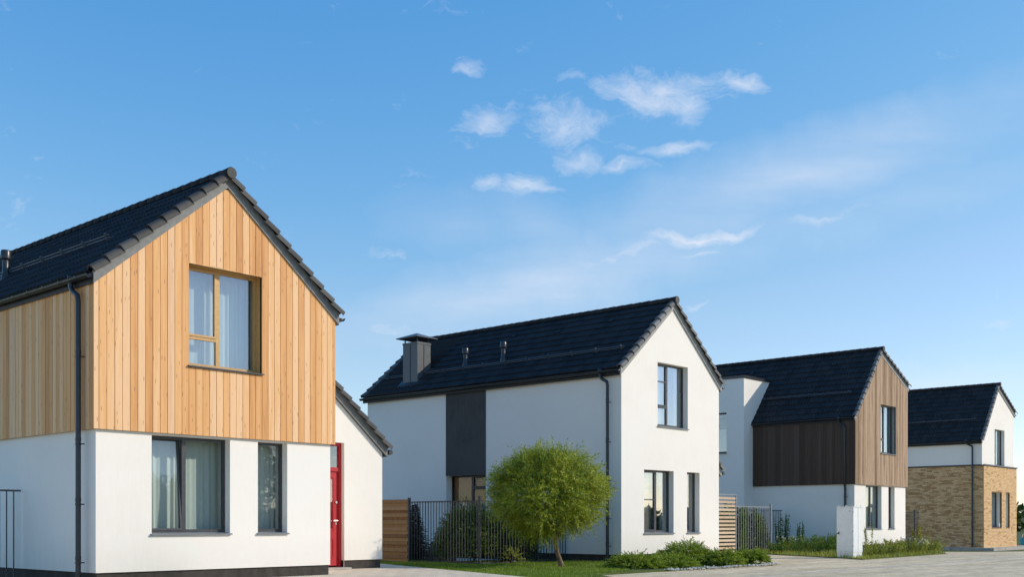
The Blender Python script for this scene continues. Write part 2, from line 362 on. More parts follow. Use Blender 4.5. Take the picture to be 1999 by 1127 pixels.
def smooth_angle(o, ang=40):
    me = o.data; me.polygons.foreach_set('use_smooth', [True] * len(me.polygons))
    bm = bmesh.new(); bm.from_mesh(me); bmesh.ops.remove_doubles(bm, verts=bm.verts, dist=1e-5)
    for e in bm.edges: e.smooth = not (len(e.link_faces) == 2 and e.calc_face_angle(0) > math.radians(ang))
    bm.to_mesh(me); bm.free(); return o
def tag(o, label=None, cat=None, group=None, kind=None):
    if label: o['label'] = label
    if cat: o['category'] = cat
    if group: o['group'] = group
    if kind: o['kind'] = kind
    return o
def empty(name, loc, label, cat, group=None, rz=0):
    o = bpy.data.objects.new(name, None); COL.objects.link(o); o.location = loc; o.rotation_euler = (0, 0, rz); o.empty_display_size = .2
    return tag(o, label, cat, group)
def inst(name, me, parent, mtx=None, loc=None):
    o = bpy.data.objects.new(name, me); COL.objects.link(o); o.parent = parent
    if mtx is not None: o.matrix_basis = mtx
    elif loc is not None: o.location = loc
    return o
def sheet(name, outline, holes, fn, mat, parent, reveal=None):
    """flat wall with rectangular holes; fn(u, v, d) -> 3D, d = depth into the wall"""
    bm = bmesh.new(); edges = []
    for lp in [outline] + holes:
        vs = [bm.verts.new(fn(u, v, 0)) for u, v in lp]
        for i in range(len(vs)): edges.append(bm.edges.new((vs[i], vs[(i + 1) % len(vs)])))
    bmesh.ops.triangle_fill(bm, use_beauty=True, use_dissolve=False, edges=edges)
    if reveal:
        for lp in holes:
            for i in range(len(lp)):
                a, b = lp[i], lp[(i + 1) % len(lp)]
                bm.faces.new([bm.verts.new(q) for q in (fn(*a, 0), fn(*b, 0), fn(*b, reveal), fn(*a, reveal))])
    bmesh.ops.recalc_face_normals(bm, faces=bm.faces)
    me = bpy.data.meshes.new(name); bm.to_mesh(me); bm.free(); me.materials.append(MAT[mat])
    o = bpy.data.objects.new(name, me); COL.objects.link(o); o.parent = parent; return o
def rect(x0, x1, z0, z1): return [(x0, z0), (x1, z0), (x1, z1), (x0, z1)]
FRONT = lambda y0: (lambda u, v, d: (u, y0 + d, v))
LEFT = lambda x0: (lambda u, v, d: (x0 + d, u, v))

def gz(x, y):
    t = min(1, max(0, (x - 46) / 20.)); return -.26 * t * t * (3 - 2 * t)

# ------------------------------------------------------------------ ground, road, path, beds
def flat(name, poly, z, mat, kind='structure', thick=.3, follow=True, step=3.0):
    bm = bmesh.new(); vs = [bm.verts.new((x, y, 0)) for x, y in poly]; f = bm.faces.new(vs)
    if follow:
        xs = [p[0] for p in poly]
        x = math.ceil(max(min(xs), 44) / step) * step
        while x < min(max(xs), 70):
            bmesh.ops.bisect_plane(bm, geom=bm.verts[:] + bm.edges[:] + bm.faces[:], plane_co=(x, 0, 0), plane_no=(1, 0, 0)); x += step
    r = bmesh.ops.extrude_face_region(bm, geom=bm.faces[:])
    lo = [v for v in bm.verts if v not in {g for g in r['geom'] if isinstance(g, bmesh.types.BMVert)}]
    top = [g for g in r['geom'] if isinstance(g, bmesh.types.BMVert)]
    for v in top: v.co.z = z + (gz(v.co.x, v.co.y) if follow else 0)
    for v in lo: v.co.z = z - thick + (gz(v.co.x, v.co.y) if follow else 0)
    bmesh.ops.recalc_face_normals(bm, faces=bm.faces)
    me = bpy.data.meshes.new(name); bm.to_mesh(me); bm.free(); me.materials.append(MAT[mat])
    o = bpy.data.objects.new(name, me); COL.objects.link(o); return tag(o, kind=kind)
mb = MB(); G = [-2500, -600, -200, -60, -20, 0, 20, 40, 46, 49, 52, 55, 58, 61, 64, 67, 90, 130, 200, 600, 2500]; GY = [-2500, -600, -200, -60, -20, 0, 20, 40, 80, 200, 600, 2500]
for y in GY:
    for x in G: mb.v.append((x, y, gz(x, y) - .05))
for j in range(len(GY) - 1):
    for i in range(len(G) - 1): a = j * len(G) + i; mb.f.append((a, a + 1, a + len(G) + 1, a + len(G)))
tag(mb.build('ground', 'ground'), kind='structure')
flat('paved_road', [(-70, -6), (140, -6), (140, 20.0), (67, 20.0), (55.0, 22.6), (49.1, 26.8), (31.8, 26.8), (31.8, 17.3), (-70, 17.3)], 0.0, 'paver', thick=.12)
PATHP = [(13, 15.5), (18.7, 15.5), (19.2, 17.0), (22.35, 25.5), (22.35, 34), (13, 34)]
flat('concrete_path', PATHP, .10, 'path', thick=.25, follow=False)
LAWN = [(18.76, 15.5), (21.0, 15.5), (22.3, 17.36), (31.74, 17.36), (32.6, 21.2), (38.4, 24.6), (38.4, 36), (22.42, 36), (22.42, 25.5), (19.26, 17.0)]
flat('lawn', LAWN, .05, 'ground', thick=.2, follow=False)
BED = [(38.5, 17.35), (48.4, 18.0), (54.6, 22.5), (49.0, 26.6), (43.0, 24.6), (39.9, 19.3)]
flat('garden_bed', BED, .03, 'ground', thick=.1)
flat('house_apron', [(67.15, 22.25), (76.5, 22.25), (76.5, 38), (67.15, 38)], .13, 'slab', thick=.25, follow=True)
flat('kerb_strip', [(-70, 13.92), (64, 13.92), (64, 14.08), (-70, 14.08)], .004, 'slab', thick=.1)
flat('bounce_paving', [(-3, 17.31), (10.7, 17.31), (10.7, 34), (-3, 34)], .0, 'paver', thick=.12, follow=False)  # pale paving added out of view to bounce warm light onto the larch side
flat('bounce_slabs', [(24.7, 23.6), (28.78, 23.6), (28.78, 35), (24.7, 35)], .055, 'path', thick=.1, follow=False)  # pale slabs added behind the fence to lighten the shaded white side wall

# ------------------------------------------------------------------ houses
W = 6.03; LEN = 12.6; ZPB = .34
TW, TL, TX = .33, .435, .395
def tile_mesh():
    mb = MB(); n = 8
    for k in range(n + 1):
        u = TW * k / n; h = .042 * (1 - math.cos(2 * math.pi * 2 * k / n)) * .5 + .004
        mb.v += [(u, 0, h), (u, TL, h + .034), (u, TL, h - .02)]
    for k in range(n):
        a = 3 * k; mb.f += [(a, a + 3, a + 4, a + 1), (a + 1, a + 4, a + 5, a + 2)]
    return mb
def verge_mesh(sg):
    sec = [(0, -.055), (0, .02), (.015, .06), (.05, .09), (.10, .10), (.16, .085), (.21, .04), (.235, .0)]
    mb = MB()
    for s, dn, du in ((0, -.018, .016), (TL, .034, -.012), (TL, .004, .016)):
        for (u, h) in sec: mb.v.append((sg * (u + (du if u < .1 else -du)), s, h + dn))
    n = len(sec)
    for r in (0, 1):
        for k in range(n - 1): a = r * n + k; mb.f.append((a, a + 1, a + n + 1, a + n))
    return mb
def ridge_mesh():
    mb = MB(); n = 8
    for y, r in ((0, .128), (.42, .108), (0, .112)):
        for k in range(n + 1): t = math.radians(-20 + 220 * k / n); mb.v.append((math.cos(t) * r, y, math.sin(t) * r))
    for k in range(n): mb.f += [(k, k + 1, n + 2 + k, n + 1 + k), (k, 2 * n + 2 + k, 2 * n + 3 + k, k + 1)]
    return mb
ME_TILE = tile_mesh().mesh('roof_tile', 'tile', True); ME_TILE.shade_flat() if False else None
bmx = bmesh.new(); bmx.from_mesh(ME_TILE)
for e in bmx.edges: e.smooth = not (len(e.link_faces) == 2 and e.calc_face_angle(0) > .8)
bmx.to_mesh(ME_TILE); bmx.free()
ME_VA = verge_mesh(1).mesh('verge_tile', 'verge', False); ME_VB = verge_mesh(-1).mesh('verge_tile', 'verge', False)
ME_VPA = verge_mesh(1).mesh('verge_tile', 'verge_pale', False); ME_VPB = verge_mesh(-1).mesh('verge_tile', 'verge_pale', False)
ME_RIDGE = ridge_mesh().mesh('ridge_tile', 'tile', True)

class Slope:
    """roof plane: starts at (x0,z0) high, runs to (x1,z1) low; s measured down the slope"""
    def __init__(s, x0, z0, x1, z1):
        s.a = Vector((x0, 0, z0)); d = Vector((x1 - x0, 0, z1 - z0)); s.len = d.length; s.d = d.normalized()
        s.u = Vector((0, 1, 0)) if x1 < x0 else Vector((0, -1, 0)); s.n = s.u.cross(s.d)
    def mtx(s, y, t, h=0):
        p = s.a + s.d * t + s.n * h; p.y = y
        return Matrix(((s.u.x, s.d.x, s.n.x, p.x), (s.u.y, s.d.y, s.n.y, p.y), (s.u.z, s.d.z, s.n.z, p.z), (0, 0, 0, 1)))
    def at(s, y, t, h=0): p = s.a + s.d * t + s.n * h; p.y = y; return p

def window(house, fn, x0, x1, z0, z1, rv, frame, style, name='window', curtain='curtain', glassm='glass', label=None, sill='sill', sgn=1, tilt=False, cur_d=.22):
    """fn(u,v,d): wall mapping. style = (mullion at, transom height or None, side bar height or None)"""
    fw_ = .06; d0, d1 = rv, rv + .07
    def bx(mb, u0, u1, v0, v1, a=d0, b=d1):
        p, q = fn(u0, v0, a), fn(u1, v1, b)
        mb.box(min(p[0], q[0]), min(p[1], q[1]), min(p[2], q[2]), max(p[0], q[0]), max(p[1], q[1]), max(p[2], q[2]))
    mu, tr, bar = style
    f = MB()
    bx(f, x0, x0 + fw_, z0, z1); bx(f, x1 - fw_, x1, z0, z1)
    bx(f, x0 + fw_, x1 - fw_, z1 - fw_, z1); bx(f, x0 + fw_, x1 - fw_, z0, z0 + fw_ + .03)
    zb = z0 + fw_ + .03; zt = z1 - fw_
    if mu: bx(f, mu - .05, mu + .05, zb, zt)
    if tr: bx(f, x0 + fw_, mu - .05, tr - .05, tr + .05)
    win = f.build(name, frame, house)
    if label: win['label'] = label
    def pane(u0, u1, v0, v1, rot=0):
        g = MB(); bx(g, u0, u1, v0, v1, d0 + .03, d0 + .036)
        return g.build('pane', glassm, win)
    def sash(u0, u1, v0, v1, rot=0, bar=None):
        s = MB(); t = .045
        bx(s, u0, u0 + t, v0, v1, d0 - .015, d1 - .012); bx(s, u1 - t, u1, v0, v1, d0 - .015, d1 - .012)
        bx(s, u0 + t, u1 - t, v0, v0 + t, d0 - .015, d1 - .012); bx(s, u0 + t, u1 - t, v1 - t, v1, d0 - .015, d1 - .012)
        if bar: bx(s, u0 + t, u1 - t, bar - .018, bar + .018, d0 - .012, d0 + .01)
        g = MB(); bx(g, u0 + t, u1 - t, v0 + t, v1 - t, d0 + .02, d0 + .026)
        so = s.build('sash', frame, win); go = g.build('pane', glassm, win)
        if rot:
            piv = Vector(fn(u0, v0, d0)); mt = Matrix.Translation(piv) @ Matrix.Rotation(rot, 4, 'X') @ Matrix.Translation(-piv)
            so.matrix_basis = mt; go.matrix_basis = mt
    if mu:
        pane(mu + .05, x1 - fw_, zb, zt)
        if tr: pane(x0 + fw_, mu - .05, zb, tr - .05); sash(x0 + fw_ - .02, mu - .045, tr + .02, zt + .02, 0, bar)
        else: sash(x0 + fw_ - .02, mu - .045, zb - .02, zt + .02, -math.radians(3.2) if tilt else 0, bar)
    else: pane(x0 + fw_, x1 - fw_, zb, zt)
    # sill: sloping metal sheet with a lip
    s = MB(); e = .03
    sl = [fn(x0 - e, z0 - .005, -.055), fn(x1 + e, z0 - .005, -.055), fn(x1 + e, z0 + .022, rv), fn(x0 - e, z0 + .022, rv)]
    bt = [fn(x0 - e, z0 - .035, -.055), fn(x1 + e, z0 - .035, -.055), fn(x1 + e, z0 - .012, rv), fn(x0 - e, z0 - .012, rv)]
    s.v = sl + bt; s.f = [(0, 1, 2, 3), (7, 6, 5, 4), (0, 4, 5, 1), (1, 5, 6, 2), (2, 6, 7, 3), (3, 7, 4, 0)]
    s.build('sill', sill, win)
    # pleated curtain behind the glass
    def drape(u0, u1, pitch, amp, mat, nm='curtain', dd=None):
        c = MB(); dd = dd or cur_d; n = max(6, int((u1 - u0) / pitch * 6)); ph = rnd.random() * 6
        vs = []
        for k in range(n + 1):
            u = u0 + (u1 - u0) * k / n; a = math.sin(u * 2 * math.pi / pitch + ph + 1.3 * math.sin(u * 5 + ph)) * amp * (.6 + .5 * math.sin(u * 9 + ph))
            vs.append((u, a))
        for (u, a) in vs: c.v += [fn(u, z0 - .1, rv + dd + a), fn(u, z1 + .1, rv + dd + a * .8)]
        for k in range(n): c.f.append((2 * k, 2 * k + 2, 2 * k + 3, 2 * k + 1))
        c.build(nm, mat, win, True)
    if curtain == 'curtain': drape(x0 - .2, x1 + .12, .15, .04, 'curtain')
    elif curtain == 'blind':
        if mu:
            b = MB(); bx(b, x0 + .05, mu, z0 + .05, z1, d1 + .05, d1 + .055); b.build('blind', 'blind', win)
            drape(x1 - .28, x1 + .1, .1, .03, 'curtain')
        else: drape(x0 - .2, x1 - .2, .11, .03, 'curtain')
    elif curtain == 'brown':
        b = MB(); bx(b, x0 - .1, x1 + .1, z0 + 1.75, z1, d1 + .06, d1 + .065); b.build('blind', 'brownmirror', win)  # brown sheet above beige paints a reflection into this window
        b = MB(); bx(b, x0 - .1, x1 + .1, z0, z0 + 1.75, d1 + .06, d1 + .065); b.build('blind', 'blind', win)
    return win

def roof(house, eL, ap, eR, y0, y1, fascia, right_len=None, tiles=True, vents=(), guard=None, catslide=None):
    """profile points are the underside line of the roof at left wall, apex, right wall"""
    H = .27; VA, VB = (ME_VA, ME_VB) if fascia == 'fascia' else (ME_VPA, ME_VPB)
    ml = (ap[1] - eL[1]) / (ap[0] - eL[0]); mr = (eR[1] - ap[1]) / (eR[0] - ap[0])
    l = (eL[0] - .10, eL[1] - .10 * ml); r = (eR[0] + .10, eR[1] + .10 * mr)
    deck = MB(); XZ = lambda p, t: (p[0], t, p[1])
    deck.prism([l, ap, r, (r[0], r[1] + H), (ap[0], ap[1] + H), (l[0], l[1] + H)], XZ, y0 + .16, y1 - .03)
    rf = deck.build('roof', 'soffit', house)
    # rake boards
    for (a, b) in ((l, ap), (ap, r)):
        f = MB(); c = ap[0]
        f.prism([a, b, (b[0], b[1] + H), (a[0], a[1] + H)], XZ, y0 + .11, y0 + .157)
        f.build('rake_board', fascia, rf)
    SL = Slope(ap[0], ap[1] + H, l[0] - .05, l[1] + H - .05 * ml); SR = Slope(ap[0], ap[1] + H, r[0] + .05, r[1] + H + .05 * mr)
    cnt = 0; rest = MB()
    slopes = [(SL, y0 + .2, y1 - .2, True)]
    def add_rest(sl, y, t, base):
        m = sl.mtx(y, t); i = len(rest.v)
        rest.v += [tuple(m @ Vector(v)) for v in base.v]; rest.f += [tuple(i + k for k in f) for f in base.f]
    base = tile_mesh()
    def courses(sl): return max(1, round((sl.len - .03) / TX))
    nc = courses(SL); pit = (SL.len - .02) / nc; ncol = int((y1 - y0 - .4) / TW)
    order = sorted(((i, j) for i in range(nc) for j in range(ncol)), key=lambda q: q[1] + .01 * q[0])
    for (i, j) in order:
        t = SL.len - (i + 1) * pit - .03; y = y0 + .2 + j * TW
        if t < 0: t = 0.0
        if cnt < 300: inst('tile', ME_TILE, rf, SL.mtx(y, t, rnd.uniform(0, .005))); cnt += 1
        else: add_rest(SL, y, t, base)
    ncr = courses(SR); pr_ = (SR.len - .02) / ncr
    for i in range(ncr):
        for j in range(ncol): add_rest(SR, y0 + .2 + (j + 1) * TW, max(0, SR.len - (i + 1) * pr_ - .03), base)
    o = rest.build('tile_field', 'tile', rf, True); o['kind'] = 'stuff'
    for i in range(nc):
        t = max(.0, SL.len - (i + 1) * pit - .03)
        inst('verge_tile', VA, rf, SL.mtx(y0, t)); inst('verge_tile', VB, rf, SL.mtx(y1, t))
    for i in range(ncr): inst('verge_tile', VB, rf, SR.mtx(y0, max(.0, SR.len - (i + 1) * pr_ - .03)))
    # ridge
    zr = ap[1] + H + .035; y = y0 - .03; k = 0
    nr = int((y1 - y0) / .38)
    for k in range(nr):
        p = Matrix.Translation((ap[0], y0 - .03 + k * (y1 - y0) / nr, zr + rnd.uniform(0, .006))); inst('ridge_tile', ME_RIDGE, rf, p)
    cap = MB(); n = 18
    cap.v += [(ap[0] + math.cos(2 * math.pi * q / n) * .122, y0 - .045, zr + math.sin(2 * math.pi * q / n) * .122) for q in range(n)] + [(ap[0] + math.cos(2 * math.pi * q / n) * .122, y0 - .005, zr + math.sin(2 * math.pi * q / n) * .122) for q in range(n)]
    cap.f.append(tuple(range(n))); cap.f += [(q, (q + 1) % n, n + (q + 1) % n, n + q) for q in range(n)]
    cap.build('ridge_end_cap', 'verge', rf)
    # eaves: board, gutter, brackets
    for (e, sg, L0) in ((l, -1, y0), (r, 1, y0)):
        b = MB(); b.box(min(e[0], e[0] + sg * .02), y0 + .16, e[1] + .0, max(e[0], e[0] + sg * .02), y1 - .05, e[1] + H - .06); b.build('eaves_board', 'soffit', rf)
        gx, gzz, gr = e[0] + sg * .10, e[1] + H - .10, .075
        g = MB(); n = 8; yy = [y0 + .10, y1]
        for y in yy:
            for q in range(n + 1): t = math.pi + math.pi * q / n; g.v.append((gx + math.cos(t) * gr, y, gzz + math.sin(t) * gr))
        for q in range(n): g.f.append((q, q + 1, n + 2 + q, n + 1 + q))
        g.f.append(tuple(range(n + 1)))
        g.tube([(gx + sg * gr, y0 + .1, gzz), (gx + sg * gr, y1, gzz)], .011, 6)
        go = g.build('gutter', 'gutter', house, True)
        if sg < 0:
            by = y0 + .55
            while by < y1 - .2:
                rb = MB()
                for y in (by, by + .035):
                    for q in range(n + 1): t = math.pi * .95 + math.pi * 1.1 * q / n; rb.v.append((gx + math.cos(t) * (gr + .012), y, gzz + math.sin(t) * (gr + .012)))
                for q in range(n): rb.f.append((q, q + 1, n + 2 + q, n + 1 + q))
                rb.build('gutter_bracket', 'steel', go, True); by += .72
        else:
            rb = MB(); rb.tube([(gx - .02, y0 + .07, gzz - .02), (gx + .02, y0 + .10, gzz - .02)], .07, 10)
    if guard:
        gx0, gy0, gy1, col = guard; t = (SL.a - Vector((gx0, 0, 0))).x / -SL.d.x
        gd = MB()
        for hh in (.09, .155):
            gd.tube([SL.at(gy0, t, hh), SL.at(gy1, t, hh)], .014, 6)
        go = gd.build('snow_guard', 'chim', rf); y = gy0 + .12
        br = MB(); 
        br.box(-.012, -.17, .04, .012, .02, .065); br.prism([(-.04, .05), (.05, .05), (.03, .21), (-.02, .21)], lambda p, t: (t, p[0], p[1]), -.02, .02)
        mbr = br.mesh('guard_bracket', 'chim')
        while y < gy1: inst('guard_bracket', mbr, go, SL.mtx(y, t)); y += 1.05
    for (vx, vy, hgt) in vents:
        t = (SL.a.x - vx) / -SL.d.x if SL.d.x else 0
        t = (SL.a.x - vx) / abs(SL.d.x); p = SL.at(vy, t, 0)
        v = MB(); v.tube([(p.x, vy, p.z - .1), (p.x, vy, p.z + .10), (p.x, vy, p.z + .16), (p.x, vy, p.z + hgt - .2)], [.13, .115, .082, .082], 14)
        vo = v.build('vent_pipe', 'gutter', rf, True); smooth_angle(vo, 35)
        c = MB(); zt = p.z + hgt
        c.tube([(p.x, vy, zt - .26), (p.x, vy, zt - .22), (p.x, vy, zt - .05), (p.x, vy, zt - .01), (p.x, vy, zt)], [.095, .125, .125, .105, .05], 16)
        smooth_angle(c.build('vent_cap', 'gutter', vo, True), 35)
    # small ventilator tiles low on the slope
    vm = MB(); vm.prism([(-.12, .02), (.13, .02), (.13, .085), (.02, .075)], lambda p, t: (t, p[0], p[1]), -.09, .09)
    mvm = vm.mesh('vent_tile', 'tile')
    for (ty, tt) in ((y0 + 2.3, .75), (y0 + 4.6, 1.0), (y0 + 6.9, .8), (y0 + 9.3, 1.0)): inst('vent_tile', mvm, rf, SL.mtx(ty, tt))
    # catslide lean-to roof on the right
    if catslide:
        cx, cy = catslide
        z0c = eR[1] + .0; a = (eR[0] + .12, r[1] + .02 * mr); b = (cx + .12, eR[1] + (cx + .12 - eR[0]) * mr)
        d = MB(); d.prism([a, b, (b[0], b[1] + H), (a[0], a[1] + H)], XZ, cy - .04, y1 - .03); d.build('lean_to_roof', 'soffit', house)
        cr = house.children[-1] if False else bpy.context.scene.objects[-1] if False else None
        ro = d_last = [c for c in COL.objects if c.name.startswith('lean_to_roof')][-1]
        f = MB(); f.prism([(ap[0], ap[1] + 0), (ap[0], ap[1]), b, (b[0], b[1] + H), (a[0], a[1] + H), a][2:], XZ, cy - .09, cy - .044); f.build('rake_board', fascia, ro)
        SC = Slope(a[0], a[1] + H, b[0] + .05, b[1] + H + .05 * mr); n = courses(SC); pc = (SC.len - .02) / n; cf = MB(); rest2 = MB()
        for i in range(n):
            t = max(0, SC.len - (i + 1) * pc - .03); inst('verge_tile', VB, ro, SC.mtx(cy - .2, t))
            for j in range(int((y1 - cy) / TW)):
                m = SC.mtx(cy + (j + 1) * TW, t); q = len(rest2.v); rest2.v += [tuple(m @ Vector(v)) for v in base.v]; rest2.f += [tuple(q + k for k in ff) for ff in base.f]
        o = rest2.build('tile_field', 'tile', ro, True); o['kind'] = 'stuff'
        gx, gzz = b[0] + .10, b[1] + H - .14
        g = MB(); g.tube([(gx, cy - .12, gzz), (gx, y1, gzz)], .07, 12); smooth_angle(g.build('gutter', 'gutter', ro, True), 40)
    return rf, SL

def downpipe(house, x, y, ztop, zbot, out_y, jog=None, clamps=(2.9, 1.65, .45)):
    p = MB(); r = .054
    pts = [(x, out_y, ztop), (x, out_y, ztop - .20), (x + .005, (out_y + y) / 2 + .06, ztop - .30), (x + .01, y + .03, ztop - .40), (x + .01, y, ztop - .52)]
    if jog: pts += [(x + .01, y, jog + .12), (x + .05, y, jog + .02), (x + .06 + .03, y, jog - .10), (x + .10, y, jog - .22), (x + .10, y, zbot)]
    else: pts += [(x + .01, y, zbot)]
    p.tube(pts, r, 12); o = smooth_angle(p.build('downpipe', 'gutter', house, True), 35)
    f = MB(); f.tube([(x, out_y, ztop + .04), (x, out_y, ztop - .06), (x, out_y, ztop - .12)], [.075, .07, .06], 12); f.build('gutter_outlet', 'gutter', o, True)
    for z in clamps:
        xx = pts[-1][0] if (jog and z < jog) else x + .01
        c = MB(); c.tube([(xx, y, z - .02), (xx, y, z + .02)], r + .009, 12); c.box(xx, y - .09, z - .012, xx + .09, y - .05, z + .012); c.build('pipe_clamp', 'gutter', o)
        k = MB(); k.tube([(xx, y, z + .05), (xx, y, z + .13)], r + .006, 12); k.build('pipe_socket', 'gutter', o)
    return o

def boards(clad, mat, cols, axis, thick=.022):
    """cols: list of (u0,u1,[(v0L,v0R,v1L,v1R),...]); axis 'F' front or 'L' left; one object for each board"""
    for (u0, u1, segs, d) in cols:
        for (bL, bR, tL, tR) in segs:
            j = rnd.uniform(-.003, .003); mb = MB(); uo = (u0 + u1) / 2
            pr = [(u0 - uo, 0), (u1 - uo, bR - bL), (u1 - uo, tR - bL), (u0 - uo, tL - bL)]
            if axis == 'F': mb.prism(pr, lambda p, t: (p[0], t, p[1]), 0, thick); loc = (uo, d + j, bL)
            else: mb.prism(pr, lambda p, t: (t, p[0], p[1]), 0, thick); loc = (d + j, uo, bL)
            mb.build('board', mat, clad, loc=loc)

def gable_line(eL, ap, eR):
    ml = (ap[1] - eL[1]) / (ap[0] - eL[0]); mr = (eR[1] - ap[1]) / (eR[0] - ap[0])
    return lambda x: eL[1] + (x - eL[0]) * ml if x <= ap[0] else ap[1] + (x - ap[0]) * mr

def interior(house, zs):
    r = MB(); r.box(.35, .32, .3, W - .35, 3.2, zs[0]); sheet('room_wall', [(.1, .2), (W - .4, .2), (W - .4, 6.1), (2.9, 8.4), (.1, 6.1)], [], FRONT(2.6), 'room', house)
    f = MB(); f.box(.08, .5, zs[0] - .1, W - .4, LEN - .1, zs[0] + .1); f.box(.15, .5, .0, W - .4, LEN - .1, .28); f.build('floor_slab', 'room', house)

def shell(house, outl_front, holesF, holesL, eLz, eRz, zb, front_mat='plaster', rv=.2, rvL=.3, W0=W, right_wall=True, ztopL=None):
    sheet('front_wall', outl_front, holesF, FRONT(0), front_mat, house, rv)
    sheet('side_wall', rect(0, LEN, zb, ztopL or eLz), holesL, LEFT(0), front_mat, house, rvL)
    sheet('side_wall', rect(0, LEN, zb, eRz), [], LEFT(W0), front_mat, house)

def plinth(house, x0, x1, y0, y1, z0, z1):
    p = MB(); p.box(x0, y0, z0, x1, y1, z1); return p.build('plinth', 'plinth', house)

# --- the first house: larch upper storey on white plaster, red door
def house_one():
    h = empty('gabled_house', (10.83, 21.13, 0), 'house clad in honey coloured larch boards above white plaster with a red front door', 'house', 'gabled houses along the street')
    eL, ap, eR = (0, 6.28), (3.04, 8.83), (6.08, 6.28); gl = gable_line(eL, ap, eR); zw = 3.27
    A = (1.24, 3.16, 1.13, 3.23); B = (3.9, 4.72, 1.13, 3.23); C = (2.08, 3.96, 4.78, 6.99)
    plinth(h, .04, W - .06, .04, LEN, -.2, ZPB)
    sheet('front_wall', rect(0, 5.99, ZPB, 3.34), [rect(*A), rect(*B)], FRONT(0), 'plaster', h, .2)
    sheet('side_wall', rect(0, LEN, ZPB, 3.34), [], LEFT(0), 'plaster', h)
    sheet('side_wall', rect(0, LEN, ZPB, 6.3), [], LEFT(5.99), 'plaster', h)
    sheet('back_wall', [(0, ZPB), (W, ZPB), (W, 6.3), (ap[0], ap[1]), (0, 6.3)], [], FRONT(LEN), 'plaster', h)
    # larch cladding: backing sheet with a hole for the window, then one object for each board
    cl = sheet('cladding', [(-.05, zw + .01), (6.06, zw + .01), (6.06, gl(6.06)), ap, (-.05, gl(-.05))], [rect(*C)], FRONT(-.052), 'dark_back', h, .05)
    u = MB(); u.box(-.07, -.072, zw + .004, 6.08, -.002, zw + .012); u.build('cladding_base', 'dark_back', cl)
    pit = (C[1] - C[0]) / 11; cols = []; us = [C[0] + k * pit for k in range(-13, 25)]; us = [-.085] + [u for u in us if -.03 < u < 6.05] + [6.095]
    for k in range(len(us) - 1):
        a, b = us[k] + .006, us[k + 1] - .006; m = .04
        tl, tr = min(gl(a), 8.8) - m + .06, min(gl(b), 8.8) - m + .06
        if a > C[0] - .01 and b < C[1] + .01: cols.append((a, b, [(zw, zw, C[2] - .04, C[2] - .04), (C[3] + .002, C[3] + .002, tl, tr)], -.076))
        else: cols.append((a, b, [(zw, zw, tl, tr)], -.076))
    boards(cl, 'larch', cols, 'F')
    cs = sheet('cladding', rect(-.05, LEN, zw + .01, 6.32), [], LEFT(-.052), 'dark_back', h)
    pitS = .163; yb = -.052; colsS = []
    while yb < LEN - .1: colsS.append((yb + .006, yb + pitS - .006, [(zw, zw, 6.3, 6.3)], -.076)); yb += pitS
    boards(cs, 'larch', colsS, 'L')
    # timber lining of the upper window opening
    ln = MB()
    ln.box(C[0] - .03, -.074, C[2], C[0], .2, C[3]); ln.box(C[1], -.074, C[2], C[1] + .03, .2, C[3]); ln.box(C[0] - .03, -.074, C[3], C[1] + .03, .2, C[3] + .03); ln.box(C[0] - .03, -.05, C[2] - .03, C[1] + .03, .2, C[2] - .001)
    ln.build('window_lining', 'frame_wood', h)
    window(h, FRONT(-.074), C[0], C[1], C[2], C[3], .24, 'frame_wood', (2.95, 5.45, None), glassm='glass_mirror', label='varnished pine window frame', sill='frame_dark', cur_d=.3)
    window(h, FRONT(0), A[0], A[1], A[2], A[3], .2, 'frame_dark', (2.12, None, None), tilt=True, cur_d=.34)
    window(h, FRONT(0), B[0], B[1], B[2], B[3], .2, 'frame_dark', (None, None, None), cur_d=.34)
    interior(h, (3.6, 8.0))
    # lean-to with the door
    cy, cx = 2.22, 9.6; mr = (eR[1] - ap[1]) / (eR[0] - ap[0]); zc = lambda x: eR[1] + (x - eR[0]) * mr + .04
    DX0, DX1, DZ0, DZ1 = 7.1, 8.24, .2, 3.54
    sheet('lean_to_wall', [(5.9, ZPB), (DX0, ZPB), (DX0, DZ1), (DX1, DZ1), (DX1, ZPB), (cx, ZPB), (cx, zc(cx)), (5.9, zc(5.9))], [], FRONT(cy), 'plaster', h)
    rv = MB(); rv.quad((DX1, cy, DZ0 - .08), (DX1, cy + .2, DZ0 - .08), (DX1, cy + .2, DZ1), (DX1, cy, DZ1)); rv.quad((DX0, cy, DZ0 - .08), (DX0, cy + .2, DZ0 - .08), (DX0, cy + .2, DZ1), (DX0, cy, DZ1)); rv.quad((DX0, cy, DZ1), (DX1, cy, DZ1), (DX1, cy + .2, DZ1), (DX0, cy + .2, DZ1)); rv.build('door_reveal', 'plaster', h)
    sheet('lean_to_wall', rect(cy, LEN, ZPB, zc(cx)), [], LEFT(cx), 'plaster', h)
    pl = MB(); pl.box(DX1 + .0, cy + .04, -.1, cx - .04, LEN, ZPB); pl.box(5.95, cy + .05, -.1, DX0, cy + .5, ZPB); pl.build('plinth', 'plinth', h)
    st = MB(); st.box(DX0 - .1, cy - .25, .04, DX1 + .05, cy + .2, .155); st.build('door_step', 'slab', h)
    d = MB(); y0 = cy + .12; zt = 2.82
    d.box(DX0, y0, DZ0 - .04, DX0 + .09, y0 + .1, DZ1); d.box(DX1 - .09, y0, DZ0 - .04, DX1, y0 + .1, DZ1); d.box(DX0 + .09, y0, DZ1 - .09, DX1 - .09, y0 + .1, DZ1); d.box(DX0 + .09, y0, zt - .06, DX1 - .09, y0 + .1, zt + .05)
    dr = d.build('door', 'red', h); dr['label'] = 'red panelled front door'
    lf = MB(); lx0, lx1 = DX0 + .095, DX1 - .095
    lf.box(lx0, y0 + .035, DZ0, lx1, y0 + .08, zt - .065)
